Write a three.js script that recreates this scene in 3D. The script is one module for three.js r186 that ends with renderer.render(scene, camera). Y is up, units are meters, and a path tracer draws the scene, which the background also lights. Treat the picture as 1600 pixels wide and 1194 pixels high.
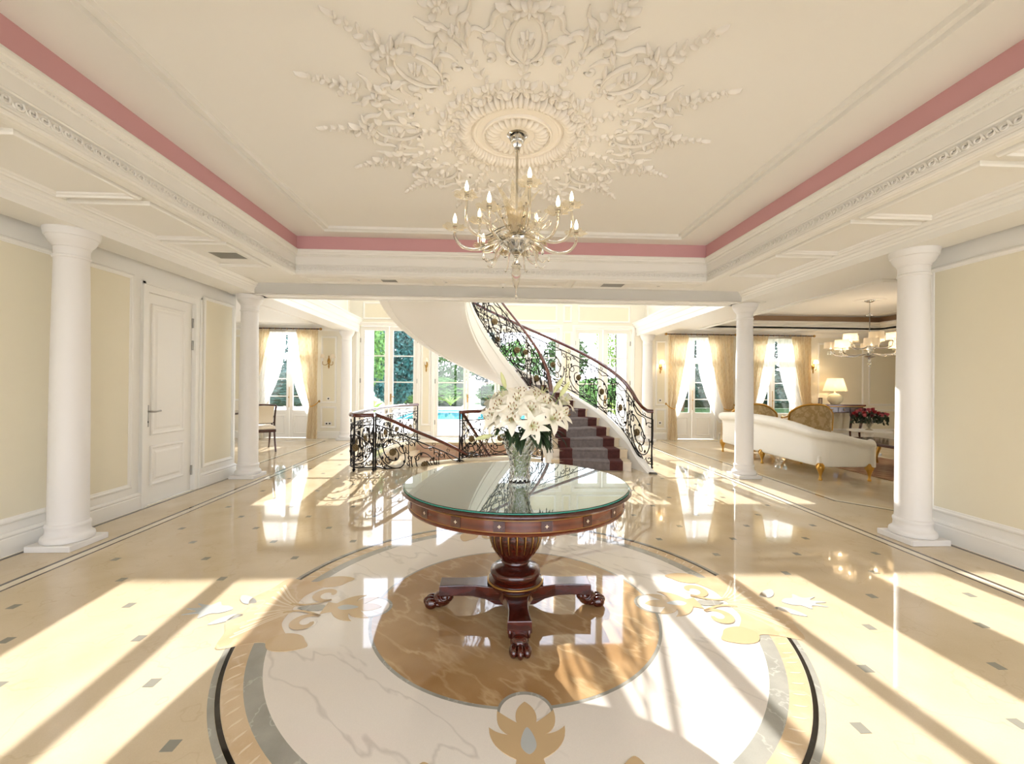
import * as THREE from 'three';
import { mergeGeometries, toCreasedNormals } from 'three/addons/utils/BufferGeometryUtils.js';
import { RoundedBoxGeometry } from 'three/addons/geometries/RoundedBoxGeometry.js';
import { RectAreaLightUniformsLib } from 'three/addons/lights/RectAreaLightUniformsLib.js';
RectAreaLightUniformsLib.init();

// ---------- camera, sky, sun, exposure ----------
// x to the right, y up, -z into the room; the hall's long axis is x = 0, the camera stands at z = 0
const scene = new THREE.Scene();
const camera = new THREE.PerspectiveCamera(82.84, 1600 / 1194, 0.05, 300);
camera.position.set(-0.14, 1.372, 0);
camera.rotation.order = 'YXZ';
camera.rotation.set(THREE.MathUtils.degToRad(0.254), THREE.MathUtils.degToRad(-2.467), THREE.MathUtils.degToRad(0.53));
const renderer = new THREE.WebGLRenderer({ antialias: true });
renderer.toneMapping = THREE.LinearToneMapping;
renderer.toneMappingExposure = 1.84;
renderer.shadowMap.enabled = true;

const SUN = new THREE.Vector3(-0.085, 0.445, -1).normalize();
const sun = new THREE.DirectionalLight(new THREE.Color(1.0, 0.97, 0.935), 8.2);
sun.target.position.set(0, 0, -6); sun.position.copy(SUN).multiplyScalar(60).add(sun.target.position);
sun.castShadow = true; sun.shadow.mapSize.set(4096, 4096); sun.shadow.radius = 0.6;
Object.assign(sun.shadow.camera, { left: -16, right: 16, top: 16, bottom: -16, near: 1, far: 120 });
scene.add(sun, sun.target);
{ // an even pale summer sky, a little deeper overhead
  const w = 64, h = 64, d = new Float32Array(w * h * 4);
  for (let y = 0; y < h; y++) for (let x = 0; x < w; x++) {
    const e = Math.max(0, (y + 0.5) / h * 2 - 1), t = Math.pow(e, 0.55), i = (y * w + x) * 4;
    d[i] = 1.08 - 0.34 * t; d[i + 1] = 1.09 - 0.26 * t; d[i + 2] = 1.15 - 0.12 * t; d[i + 3] = 1;
  }
  const t = new THREE.DataTexture(d, w, h, THREE.RGBAFormat, THREE.FloatType);
  t.mapping = THREE.EquirectangularReflectionMapping; t.colorSpace = THREE.LinearSRGBColorSpace; t.magFilter = THREE.LinearFilter; t.needsUpdate = true;
  scene.background = t; scene.backgroundIntensity = 3.4;
}

// ---------- helpers ----------
const PI = Math.PI, TAU = PI * 2, sin = Math.sin, cos = Math.cos, R = THREE.MathUtils.degToRad;
const V = (x, y, z) => new THREE.Vector3(x, y, z);
let seed = 12345;
const rnd = () => { seed = (seed + 0x6d2b79f5) | 0; let t = Math.imul(seed ^ (seed >>> 15), 1 | seed); t = (t + Math.imul(t ^ (t >>> 7), 61 | t)) ^ t; return ((t ^ (t >>> 14)) >>> 0) / 4294967296; };
const rr = (a, b) => a + (b - a) * rnd();
const reseed = (n) => { seed = n; };
const lerp = THREE.MathUtils.lerp;
const taken = {};
const numbered = (n) => { const k = taken[n] ?? 0; taken[n] = k + 1; return k ? n + '_' + String(k).padStart(3, '0') : n; };
const shade = (o) => { o.castShadow = true; o.receiveShadow = true; return o; };
function tag(o, label, category, group, kind) { o.userData.label = label; o.userData.category = category; if (group) o.userData.group = group; if (kind) o.userData.kind = kind; return o; }
function thing(name, label, category, pos, turn = 0, group) {
  const o = new THREE.Group(); o.name = numbered(name); scene.add(o);
  if (pos) o.position.set(...pos); o.rotation.y = turn;
  return tag(o, label, category, group);
}
function part(parent, name, geo, mat, label) {
  const m = shade(new THREE.Mesh(Array.isArray(geo) ? mg(geo) : geo, mat)); m.name = name; parent.add(m);
  if (label) m.userData.label = label; return m;
}
function solo(name, label, category, geo, mat, group) { return tag(part(scene, numbered(name), geo, mat), label, category, group); }
function struct(name, label, category, geo, mat) { return tag(part(scene, name, geo, mat), label, category, null, 'structure'); }
function structGroup(name, label, category) { const o = new THREE.Group(); o.name = name; scene.add(o); return tag(o, label, category, null, 'structure'); }
function copyOf(o, label, pos, turn) {
  const c = o.clone(); c.name = numbered(o.name.replace(/_\d{3}$/, '')); c.userData = { ...o.userData }; scene.add(c);
  if (label) c.userData.label = label; if (pos) c.position.set(...pos); if (turn !== undefined) c.rotation.y = turn; return c;
}
function prep(g) {
  const p = g.attributes.position.count, o = new THREE.BufferGeometry();
  o.setAttribute('position', g.attributes.position); if (!g.attributes.normal) g.computeVertexNormals(); o.setAttribute('normal', g.attributes.normal);
  o.setAttribute('uv', g.attributes.uv ?? new THREE.BufferAttribute(new Float32Array(p * 2), 2));
  if (g.index) o.setIndex(g.index); else { const ix = new Uint32Array(p); for (let i = 0; i < p; i++) ix[i] = i; o.setIndex(new THREE.BufferAttribute(ix, 1)); }
  return o;
}
const mg = (l) => { const a = l.flat(9).filter(Boolean); return a.length === 1 ? a[0] : mergeGeometries(a.map(prep)); };
const mv = (g, x = 0, y = 0, z = 0) => g.translate(x, y, z);
const rot = (g, x = 0, y = 0, z = 0) => { if (x) g.rotateX(x); if (y) g.rotateY(y); if (z) g.rotateZ(z); return g; };
const box = (w, h, d, x = 0, y = 0, z = 0) => new THREE.BoxGeometry(w, h, d).translate(x, y, z);
const bb = (x0, x1, y0, y1, z0, z1) => box(Math.abs(x1 - x0), Math.abs(y1 - y0), Math.abs(z1 - z0), (x0 + x1) / 2, (y0 + y1) / 2, (z0 + z1) / 2);
const rbox = (w, h, d, r, x = 0, y = 0, z = 0, s = 2) => new RoundedBoxGeometry(w, h, d, s, Math.min(r, w / 2.01, h / 2.01, d / 2.01)).translate(x, y, z);
const cyl = (r0, r1, h, x = 0, y = 0, z = 0, n = 16) => new THREE.CylinderGeometry(r1, r0, h, n).translate(x, y, z);
const sph = (r, x = 0, y = 0, z = 0, sx = 1, sy = 1, sz = 1, n = 12) => new THREE.SphereGeometry(r, n, Math.max(6, n * 0.7 | 0)).scale(sx, sy, sz).translate(x, y, z);
const lathe = (pts, n = 32, crease = 0.7) => { // sharp where the profile turns sharply
  const g = new THREE.LatheGeometry(pts.map((p) => new THREE.Vector2(Math.max(p[0], 1e-4), p[1])), n); return toCreasedNormals(g, crease);
};
const arcPts = (cx, cy, r, a0, a1, n) => Array.from({ length: n + 1 }, (_, i) => { const a = lerp(a0, a1, i / n); return [cx + r * cos(a), cy + r * sin(a)]; });
const tube = (pts, r, seg, rs = 6, closed = false) => new THREE.TubeGeometry(new THREE.CatmullRomCurve3(pts.map((p) => p.isVector3 ? p : V(...p)), closed), seg ?? pts.length * 3, r, rs, closed);
// tube whose radius changes along its length
function taper(pts, rad, seg = 16, rs = 7) {
  const c = new THREE.CatmullRomCurve3(pts.map((p) => p.isVector3 ? p : V(...p))), g = new THREE.TubeGeometry(c, seg, 1, rs), p = g.attributes.position;
  for (let i = 0; i <= seg; i++) { const o = c.getPointAt(i / seg), r = typeof rad === 'function' ? rad(i / seg) : lerp(rad[0], rad[1], i / seg); for (let j = 0; j <= rs; j++) { const k = i * (rs + 1) + j; p.setXYZ(k, o.x + (p.getX(k) - o.x) * r, o.y + (p.getY(k) - o.y) * r, o.z + (p.getZ(k) - o.z) * r); } }
  g.computeVertexNormals(); return g;
}
// grid surface f(u, v) -> [x, y, z]
function surf(f, nu, nv, uvs = [1, 1]) {
  const p = [], uv = [], ix = [];
  for (let j = 0; j <= nv; j++) for (let i = 0; i <= nu; i++) { p.push(...f(i / nu, j / nv)); uv.push(i / nu * uvs[0], j / nv * uvs[1]); }
  for (let j = 0; j < nv; j++) for (let i = 0; i < nu; i++) { const a = j * (nu + 1) + i, b = a + 1, c = a + nu + 1, d = c + 1; ix.push(a, b, d, a, d, c); }
  const g = new THREE.BufferGeometry(); g.setAttribute('position', new THREE.Float32BufferAttribute(p, 3)); g.setAttribute('uv', new THREE.Float32BufferAttribute(uv, 2)); g.setIndex(ix); g.computeVertexNormals(); return g;
}
// rectangular mitred frame in the xy plane facing +z: profile = [inset from the outer edge, height]
function frame(x0, x1, y0, y1, profile) {
  const p = [], ix = [], uv = [];
  const ring = (q) => [[x0 + q[0], y0 + q[0], q[1]], [x1 - q[0], y0 + q[0], q[1]], [x1 - q[0], y1 - q[0], q[1]], [x0 + q[0], y1 - q[0], q[1]]];
  for (let i = 0; i + 1 < profile.length; i++) {
    const a = ring(profile[i]), b = ring(profile[i + 1]);
    for (let k = 0; k < 4; k++) { const n = p.length / 3, l = (k + 1) % 4; for (const v of [a[k], a[l], b[l], b[k]]) { p.push(...v); uv.push(v[0], v[1]); } ix.push(n, n + 1, n + 2, n, n + 2, n + 3); }
  }
  const g = new THREE.BufferGeometry(); g.setAttribute('position', new THREE.Float32BufferAttribute(p, 3)); g.setAttribute('uv', new THREE.Float32BufferAttribute(uv, 2)); g.setIndex(ix); g.computeVertexNormals(); return g;
}
// closed profile [side, up] swept along points, up stays vertical; mitred; flat (creased) or smooth
function sweep(pts, profile, { closed = false, smooth = false, cap = true } = {}) {
  const P = pts.map((p) => p.isVector3 ? p : V(...p)), n = P.length, m = profile.length, rows = [];
  for (let i = 0; i < n; i++) {
    const a = P[closed ? (i + n - 1) % n : Math.max(0, i - 1)], b = P[i], c = P[closed ? (i + 1) % n : Math.min(n - 1, i + 1)];
    let d0 = V(b.x - a.x, 0, b.z - a.z), d1 = V(c.x - b.x, 0, c.z - b.z); if (d0.lengthSq() < 1e-12) d0 = d1.clone(); if (d1.lengthSq() < 1e-12) d1 = d0.clone(); d0.normalize(); d1.normalize();
    const t = d0.clone().add(d1).normalize(), k = 1 / Math.max(0.3, t.dot(d0)), s = V(-t.z, 0, t.x);
    rows.push(profile.map((q) => [b.x + s.x * q[0] * k, b.y + q[1], b.z + s.z * q[0] * k]));
  }
  const list = [], N = closed ? n : n - 1, strip = (js) => {
    const p = [], ix = [], w = js.length;
    for (let i = 0; i <= N; i++) for (const j of js) p.push(...rows[i % n][j % m]);
    for (let i = 0; i < N; i++) for (let j = 0; j + 1 < w; j++) { const a = i * w + j, b = a + 1, c = a + w, d = c + 1; ix.push(a, b, d, a, d, c); }
    const g = new THREE.BufferGeometry(); g.setAttribute('position', new THREE.Float32BufferAttribute(p, 3)); g.setIndex(ix); g.computeVertexNormals(); list.push(g);
  };
  if (smooth) strip([...profile.keys(), m]); else for (let j = 0; j < m; j++) strip([j, j + 1]);
  if (cap && !closed) {
    const tri = THREE.ShapeUtils.triangulateShape(profile.map((q) => new THREE.Vector2(...q)), []);
    for (const i of [0, n - 1]) { const g = new THREE.BufferGeometry(); g.setAttribute('position', new THREE.Float32BufferAttribute(rows[i].flat(), 3)); g.setIndex(tri.flat()); g.computeVertexNormals(); list.push(g); }
  }
  return mg(list);
}
const shapeOf = (pts) => new THREE.Shape(pts.map((p) => new THREE.Vector2(p[0], p[1])));
const rectPath = (x0, x1, y0, y1) => new THREE.Path([[x0, y0], [x1, y0], [x1, y1], [x0, y1]].map((p) => new THREE.Vector2(...p)));
const extr = (shape, depth, o = {}) => new THREE.ExtrudeGeometry(shape, { depth, bevelEnabled: false, curveSegments: 24, ...o });
// slab lying on y = top from a shape drawn in (x, forward): forward f becomes z = -f
const flat = (shape, top, thick, o) => extr(shape, thick, o).rotateX(-PI / 2).translate(0, top - thick, 0);
const ringShape = (r0, r1, n = 160) => { const s = shapeOf(arcPts(0, 0, r1, 0, TAU, n).slice(0, n)); s.holes.push(new THREE.Path(arcPts(0, 0, r0, 0, TAU, n).slice(0, n).map((p) => new THREE.Vector2(...p)))); return s; };
const spiral = (cx, cy, r0, r1, a0, a1, n = 16) => Array.from({ length: n + 1 }, (_, i) => { const t = i / n, r = lerp(r0, r1, t), a = lerp(a0, a1, t); return [cx + r * cos(a), cy + r * sin(a)]; });

// ---------- textures: tileable noise ----------
const hash = (x, y, s) => { let h = Math.imul(x, 374761393) + Math.imul(y, 668265263) + Math.imul(s, 974634541); h = Math.imul(h ^ (h >>> 13), 1274126177); return ((h ^ (h >>> 16)) >>> 0) / 4294967296; };
const vn = (x, y, p, s) => { const xi = Math.floor(x), yi = Math.floor(y), fx = x - xi, fy = y - yi, u = fx * fx * (3 - 2 * fx), v = fy * fy * (3 - 2 * fy), w = (a) => ((a % p) + p) % p; return lerp(lerp(hash(w(xi), w(yi), s), hash(w(xi + 1), w(yi), s), u), lerp(hash(w(xi), w(yi + 1), s), hash(w(xi + 1), w(yi + 1), s), u), v); };
const fbm = (u, v, p, o, s) => { let a = 0, k = 0.5, t = 0; for (let i = 0; i < o; i++) { a += k * vn(u * p, v * p, p, s + i); t += k; k *= 0.5; p *= 2; } return a / t; };
function tex(n, f, { srgb = true, repeat = [1, 1] } = {}) {
  const d = new Uint8Array(n * n * 4);
  for (let y = 0; y < n; y++) for (let x = 0; x < n; x++) { const c = f(x / n, y / n), i = (y * n + x) * 4; d[i] = Math.max(0, Math.min(255, c[0])); d[i + 1] = Math.max(0, Math.min(255, c[1])); d[i + 2] = Math.max(0, Math.min(255, c[2])); d[i + 3] = 255; }
  const t = new THREE.DataTexture(d, n, n); t.wrapS = t.wrapT = THREE.RepeatWrapping; t.magFilter = THREE.LinearFilter; t.repeat.set(...repeat); if (srgb) t.colorSpace = THREE.SRGBColorSpace; t.needsUpdate = true; return t;
}
const mix3 = (a, b, t) => [lerp(a[0], b[0], t), lerp(a[1], b[1], t), lerp(a[2], b[2], t)];
const vein = (x, w) => Math.max(0, 1 - Math.abs(x) / w);
function marble(n, base, dark, veinC, { p = 4, veins = 0.05, amount = 0.6, s = 1, repeat = [0.5, 0.5], dir = false } = {}) {
  return tex(n, (u, v) => {
    const q = fbm(u, v, p, 5, s), w = fbm(u + 0.3, v + 0.1, p * 2, 4, s + 20), e = (dir ? fbm((u + v) * 3, v - u, p, 5, s + 40) : fbm(u, v, p, 5, s + 40)) - 0.5 + (w - 0.5) * 0.25;
    let c = mix3(base, dark, Math.min(1, Math.max(0, (q - 0.3) * 1.6))); c = mix3(c, veinC, vein(e, veins) * amount * (0.35 + w));
    const g = (hash(u * n | 0, v * n | 0, s + 7) - 0.5) * 5; return [c[0] + g, c[1] + g, c[2] + g];
  }, { repeat });
}
const std = (color, roughness = 0.5, o = {}) => new THREE.MeshStandardMaterial({ color, roughness, ...o });
const phy = (color, roughness = 0.5, o = {}) => new THREE.MeshPhysicalMaterial({ color, roughness, ...o });
const M = {};
M.floor = phy('#ffffff', 0.035, { map: marble(1024, [216, 199, 170], [202, 183, 150], [182, 158, 122], { p: 9, veins: 0.012, amount: 0.28, s: 3, repeat: [0.36, 0.36] }), ior: 1.6 });
M.white = phy('#ffffff', 0.035, { map: marble(1024, [236, 229, 219], [224, 215, 203], [178, 170, 160], { p: 2, veins: 0.02, amount: 0.42, s: 60, repeat: [0.45, 0.45], dir: true }), ior: 1.6 });
M.brown = phy('#ffffff', 0.035, { map: marble(1024, [192, 160, 118], [152, 114, 72], [222, 200, 160], { p: 4, veins: 0.07, amount: 0.5, s: 90, repeat: [0.6, 0.6], dir: true }), ior: 1.6 });
M.grey = phy('#ffffff', 0.04, { map: marble(512, [166, 164, 154], [144, 143, 134], [200, 198, 188], { p: 6, veins: 0.03, amount: 0.7, s: 120, repeat: [1.4, 1.4] }), ior: 1.6 });
M.rose = phy('#ffffff', 0.04, { map: marble(512, [214, 190, 156], [200, 170, 132], [226, 208, 180], { p: 6, veins: 0.05, amount: 0.5, s: 150, repeat: [1, 1] }), ior: 1.6 });
M.sand = phy('#cbb088', 0.04, { ior: 1.6 }); M.shell = phy('#e3d2b4', 0.04, { ior: 1.6 });
M.black = phy('#14100d', 0.04, { ior: 1.6 }); M.blue = phy('#bcc0be', 0.04, { ior: 1.6 }); M.cab = phy('#8f8d82', 0.05, { ior: 1.6 });
M.line = phy('#3a2a20', 0.05, { ior: 1.6 }); M.creamline = phy('#e6dcc4', 0.04, { ior: 1.6 });
M.wall = std('#ece4cc', 0.75); M.trim = std('#f3f0e8', 0.5); M.ceil = std('#f2efe9', 0.8); M.soffit = std('#f4f1ea', 0.7); M.column = std('#ece9e4', 0.55);
M.plaster = std('#f2ede5', 0.8); M.pink = std('#d6a3a5', 0.7); M.tan = std('#c3a283', 0.7); M.hallwall = std('#efe9d8', 0.7);
const woodTex = (n, a, b, s) => tex(n, (u, v) => { const w = fbm(u, v, 4, 4, s), g = fbm(u * 1, v, 2, 2, s + 3); const r = sin((v * 26 + w * 6 + g * 4) * TAU / 2) * 0.5 + 0.5, f = hash(u * 60 | 0, v * n | 0, s); return mix3(a, b, Math.min(1, r * 0.6 + f * 0.2 + w * 0.3)); });
M.mahogany = phy('#ffffff', 0.22, { map: woodTex(512, [86, 28, 14], [50, 14, 8], 200), clearcoat: 0.6, clearcoatRoughness: 0.08 });
M.rail = phy('#ffffff', 0.2, { map: woodTex(256, [120, 54, 38], [84, 32, 22], 230), clearcoat: 0.5, clearcoatRoughness: 0.1 });
M.inlay = phy('#ffffff', 0.25, { map: woodTex(256, [122, 58, 28], [78, 32, 16], 260), clearcoat: 0.6, clearcoatRoughness: 0.1 });
M.iron = std('#1b1614', 0.45, { metalness: 0.6 }); M.bronze = std('#6b5a3c', 0.4, { metalness: 0.7 });
M.gold = std('#c79a4a', 0.32, { metalness: 0.85 }); M.brass = std('#b08a4a', 0.3, { metalness: 0.9 }); M.chrome = std('#c9c9c9', 0.12, { metalness: 1 });
M.pane = phy('#fafafa', 0.0, { transmission: 1, thickness: 0, ior: 1.45 });
M.glass = phy('#f3efe4', 0.02, { transmission: 1, thickness: 0.02, ior: 1.45 });
M.crystal = phy('#fbfbf8', 0.03, { transmission: 1, thickness: 0.02, ior: 1.5 });
M.petalglass = phy('#f2ead6', 0.12, { transmission: 0.75, thickness: 0, ior: 1.5 });
M.bulb = std('#fff2d8', 0.4, { emissive: new THREE.Color(1, 0.86, 0.6), emissiveIntensity: 5 });
M.shadeLit = phy('#fff3df', 0.9, { transmission: 0.5, thickness: 0 });
M.steel = std('#9d9a92', 0.35, { metalness: 0.8 });

// ================= THE FLOOR =================
const Zb = 10.8, HC = 2.608, HD = 2.758, HT = 3.215, COL = 3.658, WX = 3.92;
{
  const outline = shapeOf([[-8, -2.8], [11.5, -2.8], [11.5, 11.0], [-8, 11.0]]);
  outline.holes.push(new THREE.Path([[-2.22, 6.92], [-1.5, 7.16], [-0.72, 7.68], [0.1, 7.98], [0.72, 7.75], [0.9, 8.3], [0.9, 10.1], [-1.9, 10.1], [-2.22, 9.2]].map((p) => new THREE.Vector2(...p))));
  const floor = struct('floor', 'polished cream marble floor with inlaid round medallion', 'floor', flat(outline, 0, 0.25), M.floor);
  const inlay = (name, shape, level, mat, label, turn = 0, cx = 0.007, cz = 2.683) => part(floor, name, flat(shape, 0.0006 + level * 0.0004, 0.02).rotateY(turn).translate(cx, 0, -cz), mat, label);
  // rings, from outside in
  inlay('medallion_ring', ringShape(1.535, 1.56), 0, M.grey, 'thin grey marble ring');
  inlay('medallion_ring', ringShape(1.43, 1.512), 0, M.rose, 'tan marble ring with pale curved flecks');
  inlay('medallion_ring', ringShape(1.354, 1.43), 0, M.grey, 'grey marble ring');
  inlay('medallion_field', ringShape(0.84, 1.354), 0, M.white, 'veined white marble ring');
  inlay('medallion_ring', ringShape(0.83, 0.862), 1, M.grey, 'thin grey ring');
  inlay('medallion_disc', shapeOf(arcPts(0, 0, 0.845, 0, TAU, 160).slice(0, 160)), 2, M.brown, 'mottled brown marble disc under the table');
  // the black line is broken by the four flourishes
  for (let k = 0; k < 4; k++) {
    const a0 = k * PI / 2 + 0.22, a1 = (k + 1) * PI / 2 - 0.215;
    inlay('black_line', shapeOf([...arcPts(0, 0, 1.515, a0, a1, 40), ...arcPts(0, 0, 1.534, a1, a0, 40)]), 2, M.black);
  }
  // curved flecks in the tan ring
  const fleck = shapeOf([[0, 0], [0.02, 0.003], [0.045, 0.014], [0.06, 0.03], [0.038, 0.02], [0.015, 0.012]]);
  for (let i = 0; i < 112; i++) {
    const a = (i + 0.5) / 112 * TAU, q = ((a + PI / 4) % (PI / 2)) - PI / 4; if (Math.abs(q) < 0.27) continue;
    const g = flat(fleck, 0.0012, 0.002).rotateY(a).translate(1.44 * cos(a) + 0.007, 0, -1.44 * sin(a) - 2.683); part(floor, 'fleck', g, M.shell);
  }
  // one flourish: drawn along +x, outwards from the middle of the medallion
  const sw = (pts, w0, w1) => { const l = [], r = []; pts.forEach((p, i) => { const a = pts[Math.max(0, i - 1)], b = pts[Math.min(pts.length - 1, i + 1)], d = Math.hypot(b[0] - a[0], b[1] - a[1]) || 1, w = lerp(w0, w1, i / (pts.length - 1)) / 2, nx = -(b[1] - a[1]) / d * w, ny = (b[0] - a[0]) / d * w; l.push([p[0] + nx, p[1] + ny]); r.unshift([p[0] - nx, p[1] - ny]); }); return shapeOf([...l, ...r]); };
  // a flat band of changing width along a line, its top at height y
  const strand = (pts, w, y) => { const c = new THREE.CatmullRomCurve3(pts.map((p) => V(p[0], 0, -p[1]))), n = pts.length * 3; return surf((u, v) => { const p = c.getPoint(Math.min(1, u)), d = c.getTangent(Math.min(1, u)); const k = (v - 0.5) * w(u); return [p.x - d.z * k, y, p.z + d.x * k]; }, n, 2, [1, 1]); };
  const smooth = (pts) => shapeOf(new THREE.CatmullRomCurve3(pts.map((p) => V(p[0], p[1], 0)), true).getPoints(pts.length * 6).slice(0, -1).map((p) => [p.x, p.y]));
  const quad = (start, segs) => { const h = [start]; let p = start; for (const [c, e] of segs) { for (let i = 1; i <= 8; i++) { const t = i / 8; h.push([(1 - t) ** 2 * p[0] + 2 * t * (1 - t) * c[0] + t * t * e[0], (1 - t) ** 2 * p[1] + 2 * t * (1 - t) * c[1] + t * t * e[1]]); } p = e; } return shapeOf([...h, ...h.slice(1).reverse().map((q) => [q[0], -q[1]])]); };
  for (let k = 0; k < 4; k++) {
    const t = k * PI / 2, f = (name, shape, level, mat, label) => inlay(name, shape, level, mat, label, t);
    f('notch_border', shapeOf(arcPts(0.87, 0, 0.118, 0, TAU, 40).slice(0, 40)), 3, M.grey);
    f('notch', shapeOf(arcPts(0.88, 0, 0.108, 0, TAU, 40).slice(0, 40)), 4, M.white, 'round white marble bite in the brown disc');
    // fan behind the scrolls, lying across the rings
    const fan = [[1.345, 0.05], [1.335, 0.16], [1.28, 0.25], [1.19, 0.35], [1.18, 0.42], [1.27, 0.41], [1.34, 0.35], [1.42, 0.36], [1.55, 0.40], [1.60, 0.25], [1.66, 0.12], [1.62, 0]];
    f('fan', smooth([...fan, ...fan.slice(0, -1).reverse().map((p) => [p[0], -p[1]])]), 4, M.rose, 'tan marble fan lying across the rings');
    for (const s of [1, -1]) {
      f('fan_tip', smooth([[1.2, 0.43 * s], [1.1, 0.39 * s], [1.13, 0.34 * s], [1.17, 0.29 * s], [1.27, 0.27 * s], [1.33, 0.33 * s], [1.29, 0.41 * s]]), 5, M.sand);
      for (let q = 0; q < 5; q++) { const a = (0.2 + q * 0.26) * s; f('fan_rib', sw([[1.30 + 0.05 * cos(a), 0.03 * sin(a)], [1.42 + 0.03 * cos(a), 0.16 * sin(a)], [1.54, 0.32 * sin(a)]], 0.006, 0.016), 5, M.shell); }
      part(floor, 'scroll', strand([...spiral(1.2, 0.165 * s, 0.03, 0.085, s * 3.4, s * -2.2, 30), ...[[1.21, 0.062 * s], [1.29, 0.035 * s], [1.38, 0.05 * s]]], (u) => 0.02 + 0.034 * sin(Math.min(1, u * 1.1) * PI), 0.0034).rotateY(t).translate(0.007, 0, -2.683), M.sand, 'tan marble scroll');
      f('scroll_eye', shapeOf(arcPts(1.2, 0.165 * s, 0.062, 0, TAU, 24).slice(0, 24)), 5, M.white);
      f('blue_leaf', smooth([[1.60, 0.07 * s], [1.66, 0.14 * s], [1.74, 0.17 * s], [1.72, 0.11 * s], [1.66, 0.06 * s]]), 4, M.blue, 'pale blue grey leaf outside the rings');
    }
    f('leaf_drop', shapeOf([[1.12, 0], [1.18, 0.035], [1.27, 0.03], [1.32, 0], [1.27, -0.03], [1.18, -0.035]]), 6, M.grey);
    // outer acanthus leaf of blue grey marble
    f('blue_leaf', smooth([[1.70, 0], [1.75, 0.045], [1.80, 0.05], [1.84, 0.1], [1.87, 0.05], [1.96, 0.06], [1.9, 0.02], [1.98, -0.01], [1.9, -0.025], [1.95, -0.07], [1.86, -0.05], [1.83, -0.09], [1.79, -0.045], [1.75, -0.04]]), 4, M.blue, 'blue grey acanthus leaf outside the rings');
    // palmette: three petals over a cup
    f('palmette', quad([0.815, 0], [[[0.86, 0.055], [0.93, 0.04]], [[0.905, 0.075], [0.865, 0.118]], [[0.96, 0.13], [0.99, 0.07]], [[0.985, 0.12], [0.95, 0.152]], [[1.05, 0.15], [1.1, 0.05]], [[1.12, 0.05], [1.16, 0.07]]]), 7, M.sand, 'tan marble palmette with three pointed petals');
    f('palmette_flame', smooth([[0.955, 0], [1.0, 0.024], [1.05, 0.028], [1.08, 0], [1.05, -0.028], [1.0, -0.024]]), 8, M.blue);
  }
  // cabochons on their lattice
  const cabG = box(0.048, 0.02, 0.055);
  let n = 0;
  for (let b = 2; b < 29; b++) for (let a = -9; a <= 9; a++) {
    if ((a + b) % 2) continue; const x = 0.336 * a + 0.006, f = 0.353 * b + 0.275; if (f > 10.5) continue;
    if (Math.hypot(x, f - 2.683) < 1.6 || (Math.hypot(x, f - 7.18) < 2.35 && f > 6.6) || (f > 6.8 && x > -2.5 && x < 2.4)) continue;
    if (Math.abs(Math.abs(x)) > 1.6 && Math.abs(x) < 1.98 && Math.abs(f - 2.683) < 0.19) continue;
    const m = part(floor, 'cabochon', cabG, M.cab); m.position.set(x, -0.0092, -f); n++;
  }
  // border lines: inner pair along the columns, outer pair along the walls, and round the living room
  const strip = (pts, w, level, mat) => { for (let i = 0; i + 1 < pts.length; i++) { const [x0, f0] = pts[i], [x1, f1] = pts[i + 1], L = Math.hypot(x1 - x0, f1 - f0); const g = box(L + w * 0.9, 0.01, w, 0, 0.0006 + level * 0.0003 - 0.005, 0).rotateY(Math.atan2(f1 - f0, x1 - x0)); part(floor, mat === M.line ? 'dark_border_strip' : 'cream_border_strip', g.translate((x0 + x1) / 2, 0, -(f0 + f1) / 2), mat); } };
  const pair = (pts, off = 0.055) => { strip(pts, 0.022, 1, M.line); };
  for (const s of [1, -1]) {
    strip([[s * 3.40, -2.5], [s * 3.40, 10.6]], 0.028, 1, M.line); strip([[s * 3.355, -2.5], [s * 3.355, 10.6]], 0.062, 0, M.creamline); strip([[s * 3.31, -2.5], [s * 3.31, 10.6]], 0.016, 1, M.line);
    strip([[s * 3.86, -2.5], [s * 3.86, s < 0 ? 6.5 : 4.0]], 0.03, 1, M.line); strip([[s * 3.905, -2.5], [s * 3.905, s < 0 ? 6.5 : 4.0]], 0.05, 0, M.creamline);
  }
  for (const [o, w, m, l] of [[0, 0.028, M.line, 1], [0.05, 0.05, M.creamline, 0]]) {
    strip([[7.2, 4.62 + o], [4.35 + o * 0.4, 4.62 + o], [3.98 + o, 5.05 + o * 0.4], [3.98 + o, 10.45 - o], [10.8, 10.45 - o]], w, l, m);
    strip([[-7.6, 10.3 - o], [-4.05 - o, 10.3 - o], [-4.05 - o, 6.95]], w, l, m);
  }
}

// ================= WALLS =================
const panelProfile = [[0, 0], [0, 0.012], [0.008, 0.02], [0.02, 0.022], [0.03, 0.014], [0.042, 0.012], [0.05, 0.003], [0.05, 0]];
const wallPanel = (parent, x0, x1, y0, y1, place) => {
  part(parent, 'panel_field', place(bb(x0 + 0.03, x1 - 0.03, y0 + 0.03, y1 - 0.03, 0, 0.006)), M.wall);
  part(parent, 'panel_moulding', place(frame(x0, x1, y0, y1, panelProfile)), M.trim);
};
const onLeft = (g) => g.rotateY(PI / 2).translate(-WX, 0, 0);          // local x = distance into the room
const onRight = (g) => g.rotateY(-PI / 2).translate(WX, 0, 0);          // local x = -distance
const onBack = (g) => g.translate(0, 0, -Zb);
const skirting = [[0, 0], [0.028, 0], [0.028, 0.13], [0.022, 0.14], [0.03, 0.148], [0.03, 0.158], [0.012, 0.175], [0, 0.175]];
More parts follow.
